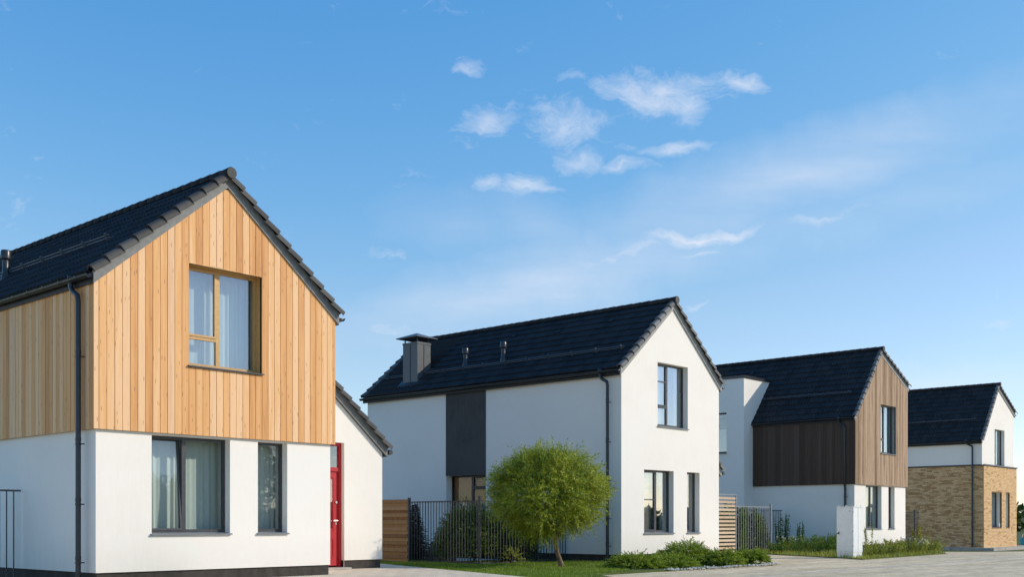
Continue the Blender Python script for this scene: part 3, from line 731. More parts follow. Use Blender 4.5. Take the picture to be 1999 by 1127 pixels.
    for (za, zb) in ((.42, .95), (1.15, 2.62)):
        for (a, b, c, e) in ((lx0 + .14, lx1 - .14, za, za + .035), (lx0 + .14, lx1 - .14, zb - .035, zb), (lx0 + .14, lx0 + .175, za + .035, zb - .035), (lx1 - .175, lx1 - .14, za + .035, zb - .035)):
            lf.box(a, y0 + .018, c, b, y0 + .035, e)
    lf.build('door_leaf', 'red', dr)
    g = MB(); g.box(lx0 + .2, y0 + .028, 1.22, lx1 - .2, y0 + .034, 2.55); g.box(DX0 + .1, y0 + .04, zt + .05, DX1 - .1, y0 + .046, DZ1 - .09); g.build('pane', 'glass_mirror', dr)
    k = MB(); kx = lx1 - .07
    k.tube([(kx, y0 + .035, 1.42), (kx, y0 - .03, 1.42)], .012, 8); k.tube([(kx + .01, y0 - .03, 1.42), (kx - .12, y0 - .03, 1.42)], .011, 8); k.box(kx - .022, y0 + .026, 1.31, kx + .022, y0 + .0349, 1.37); k.tube([(kx, y0 + .035, 1.92), (kx, y0 + .01, 1.92)], .035, 12); k.build('door_handle', 'chrome', dr)
    rc = sheet('cladding', rect(cy + .05, LEN - .05, 2.7, zc(cx) - .02), [], LEFT(cx + .004), 'dark_back', h); yb = cy + .05; colsR = []
    while yb < LEN - .2: colsR.append((yb + .005, yb + .158, [(2.68, 2.68, zc(cx) - .03, zc(cx) - .03)], cx + .006)); yb += .163
    boards(rc, 'larch', colsR, 'L')
    roof(h, eL, ap, eR, -.22, LEN + .2, 'fascia', guard=(1.3, 1.75, 12.2, 'steel'), vents=((1.15, 6.9, .75),), catslide=(cx, cy))
    downpipe(h, -.2, .36, 6.40, -.1, .66, clamps=(4.75, 2.97, 1.74, .55))
    return h

def house_two():
    h = empty('gabled_house', (28.81, 21.21, 0), 'all white plastered house with slate metal chimney and a dark grey side panel', 'house', 'gabled houses along the street')
    eL, ap, eR = (0, 6.25), (2.97, 8.74), (6.0, 6.25)
    A = (1.27, 3.03, 1.02, 3.15); B = (3.87, 4.68, 1.02, 3.15); U = (2.06, 3.92, 4.66, 6.83)
    plinth(h, .04, 5.94, .04, LEN, -.15, .32)
    sheet('front_wall', [(0, .32), (5.98, .32), (5.98, 6.28), (ap[0], ap[1] + .04), (0, 6.28)], [rect(*A), rect(*B), rect(*U)], FRONT(0), 'plaster', h, .2)
    P = (6.06, 8.1)
    sheet('side_wall', rect(0, LEN, .32, 6.3), [rect(P[0], P[1], .34, 3.13)], LEFT(0), 'plaster', h, .3)
    sheet('side_wall', rect(0, LEN, .32, 6.3), [], LEFT(5.98), 'plaster', h)
    sheet('back_wall', [(0, .3), (5.98, .3), (5.98, 6.28), ap, (0, 6.28)], [], FRONT(LEN), 'plaster', h)
    pn = MB(); pn.box(-.025, P[0], 3.12, .0, P[1], 6.24); o = pn.build('wall_panel', 'plaster_grey', h); o['label'] = 'dark grey rendered panel above the side window'
    window(h, LEFT(0), P[0], P[1], .36, 3.12, .3, 'frame_brown', (7.02, 2.65, None), curtain='brown', glassm='glass_dim')
    window(h, FRONT(0), *A, .2, 'frame_dark', (2.22, None, 2.15), curtain='blind', glassm='glass_pale')
    window(h, FRONT(0), *B, .2, 'frame_dark', (None, None, None), curtain='blind', glassm='glass_pale')
    window(h, FRONT(0), *U, .2, 'frame_dark', (2.9, 5.36, 6.22), curtain='blind', glassm='glass_pale')
    interior(h, (3.6, 8.0))
    cy, cx = 2.2, 9.55; mr = (eR[1] - ap[1]) / (eR[0] - ap[0]); zc = lambda x: eR[1] + (x - eR[0]) * mr + .04
    sheet('lean_to_wall', [(5.9, .32), (cx, .32), (cx, zc(cx)), (5.9, zc(5.9))], [], FRONT(cy), 'plaster', h)
    sheet('lean_to_wall', rect(cy, LEN, .32, zc(cx)), [], LEFT(cx), 'plaster', h)
    pl = MB(); pl.box(5.95, cy + .04, -.1, cx - .04, LEN, .32); pl.build('plinth', 'plinth', h)
    rf, SL = roof(h, eL, ap, eR, -.16, LEN + .2, 'fascia_pale', guard=(.72, .35, 12.5, 'steel'), vents=((.95, 8.03, .72), (.95, 6.07, .74)), catslide=(cx, cy))
    downpipe(h, -.2, .42, 6.38, -.05, .72, clamps=(5.3, 4.0, 2.75, 1.5, .6))
    # metal clad chimney
    x0, x1, y0, y1, zt = .33, 1.03, 10.03, 10.86, 8.42
    c = MB(); c.box(x0, y0, 6.7, x1, y1, zt); ch = c.build('chimney', 'chim', h)
    s = MB()
    s.box((x0 + x1) / 2 - .008, y0 - .02, 6.75, (x0 + x1) / 2 + .008, y0, zt - .07); s.box(x0 - .02, (y0 + y1) / 2 - .008, 6.75, x0, (y0 + y1) / 2 + .008, zt - .07)
    s.box(x0 - .015, y0 - .015, zt - .07, x1 + .015, y0 - .001, zt + .01); s.box(x0 - .015, y0 - .001, zt - .07, x0 - .001, y1 + .015, zt + .01)
    s.build('seam', 'chim', ch)
    l = MB()
    for (a, b) in ((x0 + .06, y0 + .06), (x1 - .06, y0 + .06), (x0 + .06, y1 - .06), (x1 - .06, y1 - .06)): l.box(a - .02, b - .02, zt, a + .02, b + .02, zt + .19)
    l.build('cap_leg', 'chim', ch)
    k = MB(); e = .2; q = [(x0 - e, y0 - e, zt + .17), (x1 + e, y0 - e, zt + .17), (x1 + e, y1 + e, zt + .17), (x0 - e, y1 + e, zt + .17)]
    k.v = q + [(x, y, z + .03) for x, y, z in q] + [((x0 + x1) / 2, (y0 + y1) / 2, zt + .42)]
    k.f = [(0, 1, 5, 4), (1, 2, 6, 5), (2, 3, 7, 6), (3, 0, 4, 7), (4, 5, 8), (5, 6, 8), (6, 7, 8), (7, 4, 8), (3, 2, 1, 0)]
    k.build('chimney_cap', 'chim', ch)
    f = MB(); m = SL.mtx(y0 - .18, (SL.a.x - x1) / abs(SL.d.x) - .02, .045); bx = MB(); bx.box(0, 0, 0, y1 - y0 + .36, 1.15, .012)
    f.v = [tuple(m @ Vector(v)) for v in bx.v]; f.f = bx.f; f.build('flashing', 'gutter', ch)
    return h

def house_three():
    h = empty('gabled_house', (49.3, 22.68, 0), 'house with weathered wood front, dark brown boarded side and a white flat topped box', 'house', 'gabled houses along the street')
    eL, ap, eR = (0, 6.3), (2.8, 9.62), (6.1, 8.16); gl = gable_line(eL, ap, eR); zw = 3.2; z0 = -.06
    A = (1.24, 3.05, 1.08, 3.18); B = (3.87, 4.62, 1.08, 3.18); U = (2.85, 4.55, 4.8, 7.2)
    U = (2.8, 4.6, 4.8, 7.2)
    plinth(h, .04, 5.94, .04, LEN, -.3, .31)
    sheet('front_wall', rect(0, 5.97, .31, 3.3), [rect(*A), rect(*B)], FRONT(0), 'plaster', h, .2)
    sheet('side_wall', rect(0, LEN, .31, 3.3), [], LEFT(0), 'plaster', h)
    sheet('side_wall', rect(0, LEN, .31, 8.1), [], LEFT(5.97), 'plaster', h)
    cl = sheet('cladding', [(-.04, zw + .01), (6.04, zw + .01), (6.04, gl(6.04)), ap, (-.04, gl(-.04))], [rect(*U)], FRONT(-.052), 'dark_back', h, .05)
    n = 43; w0, w1 = -.07, 6.08; pit = (w1 - w0) / n; cols = []
    for k in range(n):
        a, b = w0 + k * pit + .004, w0 + (k + 1) * pit - .004; tl, tr = min(gl(a), 9.6) + .02, min(gl(b), 9.6) + .02
        if b > U[0] + .02 and a < U[1] - .02: cols.append((a, b, [(zw, zw, U[2] - .02, U[2] - .02), (U[3], U[3], tl, tr)], -.076))
        else: cols.append((a, b, [(zw, zw, tl, tr)], -.076))
    boards(cl, 'weathered', cols, 'F')
    cs = sheet('cladding', rect(-.05, 5.36, zw + .01, 6.3), [], LEFT(-.052), 'dark_back', h); yb = -.052; colsS = []
    while yb < 5.25: colsS.append((yb + .004, yb + .139, [(zw, zw, 6.28, 6.28)], -.076)); yb += .143
    boards(cs, 'darkboard', colsS, 'L'); cs['label'] = 'dark brown stained board cladding'
    ln = MB(); ln.box(U[0] - .03, -.074, U[2], U[0], .2, U[3]); ln.box(U[1], -.074, U[2], U[1] + .03, .2, U[3]); ln.box(U[0] - .03, -.074, U[3], U[1] + .03, .2, U[3] + .03); ln.build('window_lining', 'fascia_pale', h)
    window(h, FRONT(-.074), *U, .2, 'frame_dark', (3.6, 5.5, None), glassm='glass_mirror')
    window(h, FRONT(0), *A, .2, 'frame_dark', (2.2, None, None), glassm='glass_mirror')
    window(h, FRONT(0), *B, .2, 'frame_dark', (None, None, None), glassm='glass_mirror')
    interior(h, (3.6, 8.8))
    # flat topped box at the side
    bx0, bx1, by0, by1, bz = -.95, 2.4, 5.36, 9.4, 8.62
    bw = sheet('box_wall', rect(bx0, bx1, .3, bz), [], FRONT(by0), 'plaster', h)
    sheet('box_wall', rect(by0, by1, .3, bz), [rect(6.35, 7.6, 4.9, 6.95)], LEFT(bx0), 'plaster', h, .2)
    window(h, LEFT(bx0), 6.35, 7.6, 4.9, 6.95, .2, 'frame_dark', (None, None, None), glassm='glass_mirror', curtain=None)
    b = MB(); b.box(bx0 + .02, by1 - .01, .3, bx1, by1, bz); b.box(bx0 + .01, by0 + .01, bz - .02, bx1, by1, bz); b.build('box_wall', 'plaster', h)
    cp = MB(); cp.box(bx0 - .05, by0 - .05, bz + .003, bx1 + .02, by1 + .05, bz + .13); cp.build('coping', 'gutter', h)
    pp = MB(); pp.box(bx0 + .04, by0 + .04, -.2, .1, by1, .3); pp.build('plinth', 'plinth', h)
    roof(h, eL, ap, eR, -.2, LEN + .2, 'fascia_pale', guard=(.88, .5, 5.25, 'steel'))
    downpipe(h, -.2, .42, 6.38, .1, .72, jog=3.2, clamps=(5.3, 4.0, 2.6, 1.3))
    return h

def house_four():
    h = empty('gabled_house', (67.98, 23.19, -.13), 'house with yellow brick ground floor below white plaster at the far end', 'house', 'gabled houses along the street')
    eL, ap, eR = (-.03, 6.4), (2.7, 9.8), (5.82, 8.32); zl = 4.97
    A = (1.31, 3.13, 1.2, 3.37); B = (3.88, 4.61, 1.2, 3.37); U = (2.2, 4.0, 5.04, 7.3)
    sheet('front_wall', [(-.03, zl), (5.72, zl), (5.72, eR[1] + .04), (ap[0], ap[1] + .04), (-.03, 6.43)], [rect(*U)], FRONT(0), 'plaster', h, .2)
    sheet('side_wall', rect(0, LEN, zl, 6.45), [], LEFT(-.03), 'plaster', h)
    sheet('side_wall', rect(0, LEN, 0, 8.3), [], LEFT(5.72), 'plaster', h)
    fb, lb = -.12, -.05
    mo = sheet('brick_wall', rect(lb + .012, 5.95, 0, zl), [rect(*A), rect(*B)], FRONT(fb + .012), 'mortar', h, .105)
    sheet('front_wall', rect(0, 5.7, 0, zl - .01), [rect(*A), rect(*B)], FRONT(0), 'plaster', h, .2)
    ms = sheet('brick_wall', rect(fb + .012, LEN, 0, zl), [], LEFT(lb + .012), 'mortar', h)
    def bricks(u0, u1, holes, axis, parent):
        mb = MB(); md = MB(); bw, bh, g = .285, .076, .012; z = .0; row = 0; q_ = 0
        while z + bh < zl:
            u = u0 - (bw + g) * (.5 if row % 2 else 0) - (.0 if row % 3 else .06)
            while u < u1:
                a, b = max(u, u0), min(u + bw, u1); u += bw + g; q_ += 1
                tb = md if rnd.random() < (.34 if axis == 'L' else .06) else mb  # front gets fewer dark bricks, imitating sunlight flattening their contrast
                if b - a < .03: continue
                segs = [(a, b)]
                for (ha, hb, za, zb) in holes:
                    if z + bh > za and z < zb:
                        ns = []
                        for (p, q) in segs:
                            if q <= ha or p >= hb: ns.append((p, q)); continue
                            if p < ha: ns.append((p, ha))
                            if q > hb: ns.append((hb, q))
                        segs = ns
                for (p, q) in segs:
                    if q - p < .02: continue
                    if axis == 'F': tb.box(p, fb, z, q, fb + .03, z + bh)
                    else: tb.box(lb, p, z, lb + .03, q, z + bh)
            z += bh + g; row += 1
        # box() shares corner vertices inside one brick, so every brick is an island of its own
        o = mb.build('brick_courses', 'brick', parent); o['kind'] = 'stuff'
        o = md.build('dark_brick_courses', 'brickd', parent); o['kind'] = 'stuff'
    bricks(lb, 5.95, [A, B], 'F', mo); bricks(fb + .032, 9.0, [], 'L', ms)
    lg = MB(); lg.prism([(-.02, zl), (.17, zl), (.17, zl + .02), (-.02, zl + .075)], lambda p, t: (t, -.15 + p[0], p[1]), lb - .03, 6.0)
    lg.box(lb - .03, .0, zl, -.031, LEN, zl + .06); lg.build('ledge', 'gutter', h)
    window(h, FRONT(0), *U, .2, 'frame_dark', (2.95, 5.7, None), glassm='glass_mirror')
    window(h, FRONT(0), *A, .2, 'frame_dark', (2.2, None, None), glassm='glass_mirror')
    window(h, FRONT(0), *B, .2, 'frame_dark', (None, None, None), glassm='glass_mirror')
    interior(h, (3.6, 9.0))
    roof(h, eL, ap, eR, -.16, LEN + .2, 'fascia_pale', guard=(.88, .6, 10.0, 'steel'))
    downpipe(h, -.22, .5, 6.55, .05, .9, clamps=(4.2, 2.8, 1.2))
    return h
house_one(); house_two(); house_three(); house_four()

# ------------------------------------------------------------------ fences
def bar_fence(name, label, p0, p1, z0, z1, pitch, posts, mat, bar_r=.011, cat='fence', group='metal bar fences', rail=.02, post_h=.12, pr=.035, lock=False):
    a, b = Vector((*p0, 0)), Vector((*p1, 0)); d = b - a; L = d.length; rz = math.atan2(d.y, d.x)
    f = empty(name, (a.x, a.y, z0), label, cat, group, rz); H = z1 - z0
    for z in (.06, H - .02):
        r = MB(); r.box(0, -rail * .6, z - rail, L, rail * .6, z + rail); r.build('rail', mat, f)
    bm_ = MB(); bm_.box(-bar_r, -bar_r, .06 + rail, bar_r, bar_r, H - .02 - rail); me = bm_.mesh('bar', mat)
    n = int(L / pitch); st = L / n
    for k in range(1, n): inst('bar', me, f, loc=(k * st, 0, 0))
    for px in posts:
        p = MB(); p.box(-pr, -pr, -.15, pr, pr, H + post_h); p.box(-pr - .004, -pr - .004, H + post_h, pr + .004, pr + .004, H + post_h + .012); p.build('post', mat, f, loc=(px * L, 0, 0))
    return f
bar_fence('bar_fence', 'dark metal bar fence meeting the larch house at the left edge', (6.6, 24.5), (10.80, 24.5), -.02, 2.1, .155, (), 'steel')
bar_fence('bar_fence', 'dark metal bar fence between wooden fence and corner post, bush behind', (24.45, 23.4), (24.45, 26.6), .05, 2.06, .125, (0, 1), 'greysteel')
bar_fence('bar_fence', 'dark metal bar fence behind the round tree, ending at white house', (24.55, 23.4), (28.76, 23.4), .05, 2.06, .14, (.62,), 'greysteel')
bar_fence('bar_gate', 'light grey metal bar gate in front of the berry shrub', (41.95, 24.7), (44.97, 24.7), .02, 2.1, .19, (1,), 'palesteel', cat='gate')
bar_fence('bar_fence', 'short dark bar fence beside the tall weeds and plaster wall', (45.1, 26.4), (49.2, 26.4), -.02, 2.0, .17, (), 'steel')
# panel fence before the brick house
bar_fence('mesh_fence', 'dark mesh fence with one post before the brick wall', (60.5, 26), (65.4, 26), -.25, 2.02, .1, (.86,), 'steel', bar_r=.006)

def slat_fence(name, label, p0, p1, z0, z1, n, sh, mat, frame, gap_alt=0.0):
    a, b = Vector((*p0, 0)), Vector((*p1, 0)); d = b - a; L = d.length; rz = math.atan2(d.y, d.x)
    f = empty(name, (a.x, a.y, z0), label, 'fence', 'wooden slat fences', rz); H = z1 - z0; st = H / n
    for k in range(n):
        s = MB(); off = gap_alt * (1 if k % 2 else -1); s.box(.0, -.011, 0, L, .011, sh); s.build('slat', mat, f, loc=(rnd.uniform(-.004, .004), off, k * st + .01))
    if frame:
        for x in (-.03, L + .03):
            p = MB(); p.box(x - .025, -.03, -.05, x + .025, .03, H + .03); p.build('post', frame, f)
        t = MB(); t.box(-.0549, -.03, H + .03, L + .0549, .03, H + .075); t.build('top_rail', frame, f)
    else:
        for x in (1.9, L - .3):
            p = MB(); p.box(x - .04, -.011, 0, x + .04, .011, H); p.build('post', 'darkbark', f)
    return f
slat_fence('slat_fence', 'orange brown horizontal board fence beside the lean-to wall', (24.5, 26.72), (24.5, 31.5), .05, 2.12, 18, .125, 'fencewood', None, .024)
slat_fence('slat_screen', 'pale wooden slat screen in a light metal frame beside white house', (38.85, 24.7), (41.87, 24.7), .05, 2.53, 15, .10, 'palewood', 'palesteel')

# ------------------------------------------------------------------ utility cabinet
cb = empty('utility_cabinet', (39.8, 18.35, 0), 'white electrical cabinet standing on the paving before the boarded house', 'cabinet')
Wc, Dc, Hc = .80, .68, 1.96
b = MB(); b.box(0, 0, .22, Wc, Dc, Hc); b.box(.012, .012, 0, Wc - .012, Dc - .012, .22); body = b.build('body', 'cabinet', cb)
d = MB(); d.box(-.014, .02, .26, -.001, Dc - .02, Hc - .04); dd = d.build('door', 'cabinet', cb)
k = MB(); k.tube([(-.014, Dc - .1, .98), (-.05, Dc - .1, .98)], .03, 10); k.box(-.058, Dc - .115, .93, -.05, Dc - .02, .96); k.build('handle', 'soffit', dd)
for z in (.45, 1.02, 1.75):
    k = MB(); k.box(-.02, .005, z, -.001, .019, z + .06); k.build('hinge', 'cabseam', dd)
k = MB(); k.box(.40, -.004, .0, .407, -.0005, Hc); k.build('seam', 'cabseam', cb)
k = MB(); k.box(-.0165, .12, Hc - .16, -.0145, .18, Hc - .13); k.build('sticker', 'pink', dd)
k = MB(); k.box(-.02, -.02, Hc + .001, Wc + .02, Dc + .02, Hc + .03); top = k.build('lid', 'cabinet', cb)
for (x, y) in ((.05, .06), (.05, .34), (.05, .62), (.44, .06), (.75, .06), (.75, .62)):
    k = MB(); k.tube([(x, y, Hc + .03), (x, y, Hc + .085)], .014, 8); k.build('bolt', 'cabinet', top)

# ------------------------------------------------------------------ plants
def leafquad(mb, p, d, n, L, Wd):
    s = d.cross(n)
    if s.length < 1e-4: s = d.orthogonal()
    s = s.normalized() * (Wd * .5); mid = p + d * (L * .45)
    i = len(mb.v); mb.v += [tuple(p), tuple(mid + s), tuple(p + d * L), tuple(mid - s)]; mb.f.append((i, i + 1, i + 2, i + 3))
def rv(): 
    while True:
        v = Vector((rnd.uniform(-1, 1), rnd.uniform(-1, 1), rnd.uniform(-1, 1)))
        if .05 < v.length < 1: return v.normalized()
def willow(loc):
    t = empty('willow_tree', loc, 'round clipped willow with bright green crown and forked trunk on lawn', 'tree')
    tr = MB(); C = Vector((-.34, .12, 2.14))
    base = [Vector((0.10, -.05, -.1)), Vector((.06, -.03, .12)), Vector((-.05, .02, .45)), Vector((-.10, .03, .72))]
    tr.tube(base, [.10, .08, .068, .064], 10)
    forks = [([(-.10, .03, .68), (-.17, .0, 1.0), (-.2, .02, 1.35), (-.45, .1, 1.9)], [.062, .05, .045, .03]), ([(-.10, .03, .68), (.02, .05, .95), (.04, .03, 1.3), (.25, -.1, 1.9)], [.055, .045, .04, .025])]
    ends = []
    for pts, rs in forks:
        tr.tube(pts, rs, 8); ends.append((Vector(pts[-1]), Vector(pts[-2])))
    for e, pre in ends:
        for k in range(9):
            q = pre.lerp(e, rnd.random()); d = (rv() + Vector((0, 0, .35))).normalized(); L = rnd.uniform(.6, 1.2)
            tr.tube([q, q + d * L * .5 + Vector((0, 0, .06)), q + d * L], [.02, .013, .006], 5, False)
    smooth_angle(tr.build('trunk', 'bark', t, True), 60)
    cr = MB(); R0 = Vector((1.56, 1.5, 1.27))
    for k in range(8800):
        d = rv(); rr = rnd.random() ** .35
        lump = 1 + .26 * noise.noise(d * 1.9 + Vector((3, 1, 5))) + .17 * noise.noise(d * 4.6)
        if d.z < -.55: lump *= .9
        if d.z < -.15 and d.x + d.y * -1 < 0: lump *= 1.03
        p = C + Vector((d.x * R0.x, d.y * R0.y, d.z * R0.z)) * (lump * (.30 + .66 * rr))
        if noise.noise(p * 1.7 + Vector((9, 2, 4))) < -.26 and rr < .985: continue
        tw = (d * .9 + Vector((0, 0, .30)) + rv() * .55).normalized(); L = rnd.uniform(.2, .58) * (1.5 if rnd.random() < .03 and d.z > -.2 else 1)
        nl = int(L / .026)
        for j in range(nl):
            f = j / nl; q = p + tw * (L * f) + Vector((0, 0, -.10 * f * f))
            ld = (tw * .75 + rv() * .75 + Vector((0, 0, -.12))).normalized()
            leafquad(cr, q, ld, (d + rv() * .55).normalized(), rnd.uniform(.07, .125), rnd.uniform(.015, .024))
    cr.build('crown', 'willow', t)
willow((25.0, 20.7, .05))

def spray_bush(name, label, cat, loc, R, Hh, n, mat, group=None, leafL=(.05, .09), lw=.02, up=.35, nl=22, stem='darkbark', fan=1.0, seedshape=0, extra=None):
    """low fan shaped branches carrying short leaflets"""
    t = empty(name, loc, label, cat, group)
    st = MB(); cr = MB(); ex = MB()
    for k in range(5):
        a = rnd.random() * 6.28; st.tube([(0, 0, -.05), (math.cos(a) * R * .3, math.sin(a) * R * .3, Hh * .35), (math.cos(a) * R * .6, math.sin(a) * R * .6, Hh * .6)], [.022, .015, .006], 5)
    st.build('stem', stem, t)
    for k in range(n):
        a = rnd.random() * 6.28; rr = math.sqrt(rnd.random()); lump = 1 + .25 * noise.noise(Vector((math.cos(a) * 2 + seedshape, math.sin(a) * 2, loc[0])))
        r = rr * R * .75 * lump; hmax = Hh * math.sqrt(max(.02, 1 - (rr * .95) ** 2)) * lump
        p = Vector((math.cos(a) * r, math.sin(a) * r, hmax * rnd.uniform(.25, .85)))
        d = (Vector((math.cos(a), math.sin(a), 0)) * (.5 + rr) * fan + Vector((0, 0, up + .5 * (1 - rr))) + rv() * .45).normalized(); L = rnd.uniform(.25, .42) * max(.7, R)
        for j in range(nl):
            f = (j + .5) / nl; q = p + d * (L * f) + Vector((0, 0, -.05 * f * f))
            ld = (d * .8 + rv() * .7).normalized()
            tgt = ex if (extra and rnd.random() < extra[1]) else cr
            leafquad(tgt, q, ld, (Vector((math.cos(a) * rr, math.sin(a) * rr, .8)) + rv() * .7).normalized(), rnd.uniform(*leafL) * (1.15 - .5 * f), lw)
    cr.build('foliage', mat, t)
    if extra and ex.v: ex.build('autumn_leaves' if extra[0] == 'berry' else 'flowers', extra[0], t)
    return t
JG = 'juniper shrubs in the gravel bed'
for (x, y, R, Hh, lb, n) in [
    (25.9, 18.55, .85, .55, 'spreading juniper at the lawn end of the gravel bed, beside house corner', 330),
    (27.25, 18.3, .85, .48, 'low juniper second from the lawn in the white gravel bed', 300),
    (29.1, 18.9, .95, 1.05, 'tallest juniper, below the two lower windows of the white house', 420),
    (29.6, 17.95, .75, .62, 'juniper in front of the tallest one, at the gravel edge', 260),
    (31.0, 18.4, .7, .6, 'low juniper between the tallest one and the paved drive', 240),
    (31.35, 17.95, .62, .66, 'round dense juniper at the paved drive end of the gravel bed', 260)]:
    spray_bush('juniper_shrub', lb, 'shrub', (x, y, .04), R, Hh * .72, int(n * 1.7), 'juniper', JG, (.05, .09), .022, .3, 24, seedshape=x)
spray_bush('hedge_bush', 'broad dark green bush behind the bar fence left of the round tree', 'shrub', (26.0, 25.2, .03), 1.25, 2.1, 2600, 'shrub', 'bushes behind the bar fences', (.06, .10), .03, .5, 16)
spray_bush('hedge_bush', 'dark bush in shade behind the fence directly beneath the round tree', 'shrub', (26.9, 24.6, .03), 1.1, 1.7, 1700, 'thuja', 'bushes behind the bar fences', (.06, .10), .03, .5, 16)
spray_bush('berry_shrub', 'tall leafy shrub with reddish leaves behind the light grey gate', 'shrub', (45.0, 25.75, .0), .85, 2.2, 1300, 'shrub', 'bushes behind the bar fences', (.10, .15), .055, .6, 12, extra=('berry', .13))
spray_bush('berry_shrub', 'leafy shrub showing above and through the pale slat screen', 'shrub', (43.5, 25.9, .0), .9, 2.35, 1000, 'shrub', 'bushes behind the bar fences', (.10, .15), .055, .7, 12, extra=('berry', .06))
spray_bush('sapling', 'small pale leaved sapling against the bar fence beneath the round tree', 'shrub', (25.6, 23.1, .04), .32, .62, 40, 'weed', None, (.06, .09), .03, .8, 8)

def spruce(name, label, loc, R, Hh, tiers):
    t = empty(name, loc, label, 'tree'); st = MB(); st.tube([(0, 0, -.05), (0, 0, Hh)], [.05, .01], 7); st.build('trunk', 'darkbark', t)
    cr = MB()
    for k in range(tiers):
        z = Hh * (.06 + .92 * k / tiers); r = R * (1 - z / Hh) + .05; nb = max(5, int(13 * (1 - .5 * z / Hh)))
        for b in range(nb):
            a = 6.283 * (b + rnd.random() * .7) / nb; d = Vector((math.cos(a), math.sin(a), -.12 + .3 * z / Hh)).normalized(); L = r * rnd.uniform(.75, 1.1); side = Vector((-math.sin(a), math.cos(a), 0))
            m = max(8, int(L / .014))
            for j in range(m):
                q = Vector((0, 0, z)) + d * (L * j / m) + Vector((0, 0, -.06 * (j / m) ** 2))
                for s in (-1, 1):
                    ln = rnd.uniform(.09, .17) * (1.3 - j / m); leafquad(cr, q, (d * .8 + side * s + rv() * .5).normalized(), rv(), ln, .022)
    cr.build('crown', 'spruce', t)
spruce('spruce_tree', 'small dark spruce behind the bar fence beside the wooden fence', (26.0, 28.0, .03), .8, 2.05, 26)

# firewood heap behind the fence
LG = 'logs heaped behind the bar fence'
lmesh = []
for v in range(3):
    m = MB(); r = .085 + .015 * v
    m.prism([(r * math.cos(a) * rnd.uniform(.85, 1.1), r * math.sin(a) * rnd.uniform(.8, 1.1)) for a in [6.283 * q / 8 for q in range(8)]], lambda p, t: (t, p[0], p[1]), -.24, .24); lmesh.append(m.mesh('log', 'logs'))
for row, cnt_ in enumerate((6, 5, 4, 3, 1)):
    for k in range(cnt_):
        o = bpy.data.objects.new('log', lmesh[(row + k) % 3]); COL.objects.link(o)
        o.location = (26.35 + rnd.uniform(-.06, .06), 26.75 + .19 * (k - cnt_ / 2 + .5) + .3, .13 + row * .165); o.rotation_euler = (rnd.random() * 6, rnd.uniform(-.1, .1), rnd.uniform(-.25, .25))
        tag(o, 'pale split log in the heap behind the bar fence', 'log', LG)

def inpoly(x, y, P):
    c = False; j = len(P) - 1
    for i in range(len(P)):
        if (P[i][1] > y) != (P[j][1] > y) and x < (P[j][0] - P[i][0]) * (y - P[i][1]) / (P[j][1] - P[i][1]) + P[i][0]: c = not c
        j = i
    return c
def blades(mb, P, n, bx, z, hmin, hmax, wd, avoid=()):
    k = 0
    while k < n:
        x, y = rnd.uniform(bx[0], bx[1]), rnd.uniform(bx[2], bx[3])
        k += 1
        if not inpoly(x, y, P) or any(a <= x <= b and c <= y <= d for a, b, c, d in avoid): continue
        patch = .7 + .6 * noise.noise(Vector((x * .8, y * .8, 0))); h = rnd.uniform(hmin, hmax) * max(.4, patch)
        a = rnd.random() * 6.283; l = Vector((math.cos(a), math.sin(a), 0)); s = Vector((-l.y, l.x, 0)) * wd * .5; p = Vector((x, y, z + gz(x, y)))
        e = p + l * h * rnd.uniform(.1, .7) + Vector((0, 0, h)); i = len(mb.v)
        mb.v += [tuple(p - s), tuple(p + s), tuple(e)]; mb.f.append((i, i + 1, i + 2))
g = MB(); blades(g, LAWN, 90000, (19, 32, 16.4, 25.5), .05, .05, .13, .016, ((28.8, 35, 21.2, 40), (24.0, 31.7, 16.5, 18.0)))
blades(g, LAWN, 9000, (22.4, 25, 24, 33), .05, .06, .15, .016)
tag(g.build('lawn_grass', 'grassb'), 'short green lawn grass around the round tree', 'grass', kind='stuff')
g = MB(); blades(g, BED, 26000, (38.5, 54, 17.3, 26.4), .03, .08, .32, .022, ((48.6, 60, 22.3, 40), (39.8, 40.6, 18.3, 19.1)))
tag(g.build('rough_grass', 'weed'), 'rough grass in the bed before the boarded house', 'grass', kind='stuff')

def weed(name, label, loc, Hh, R, n, mats, cat='plant', group=None, spike=None):
    t = empty(name, loc, label, cat, group); st = MB(); lf = MB(); fl = MB()
    for k in range(n):
        a = rnd.random() * 6.28; b = Vector((math.cos(a), math.sin(a), 0)) * R * math.sqrt(rnd.random()); h = Hh * rnd.uniform(.6, 1.05); tp = b * 1.35 + Vector((rnd.uniform(-.06, .06), rnd.uniform(-.06, .06), h))
        st.tube([b * .8, (b * .8).lerp(tp, .5) + Vector((0, 0, .02)), tp], [.008, .006, .003], 4, False)
        for j in range(int(h / .018)):
            f = rnd.uniform(.05, .95); q = (b * .8).lerp(tp, f); dd = (rv() + Vector((0, 0, .25))).normalized(); leafquad(lf, q, dd, rv(), rnd.uniform(.06, .15) * (1.2 - .6 * f), .034)
        if spike == 'head':
            for j in range(14): leafquad(fl, tp + rv() * .03, rv(), rv(), .05, .03)
        elif spike:
            for j in range(26): f = rnd.uniform(.62, 1.03); leafquad(fl, (b * .8).lerp(tp, f), (rv() + Vector((0, 0, .3))).normalized(), rv(), .05, .028)
    st.build('stem', mats[0], t); lf.build('foliage', mats[0], t)
    if spike: fl.build('flowers', mats[1], t)['kind'] = 'stuff'
    return t
WG = 'weeds beside the houses'
def pz(x, y): return .02 + gz(x, y)
weed('tall_weed', 'tallest dark green weed stalks against the white plaster beside the short bar fence', (47.9, 25.7, pz(47, 25)), 1.8, .3, 18, ('shrub', 'weed'), group=WG)
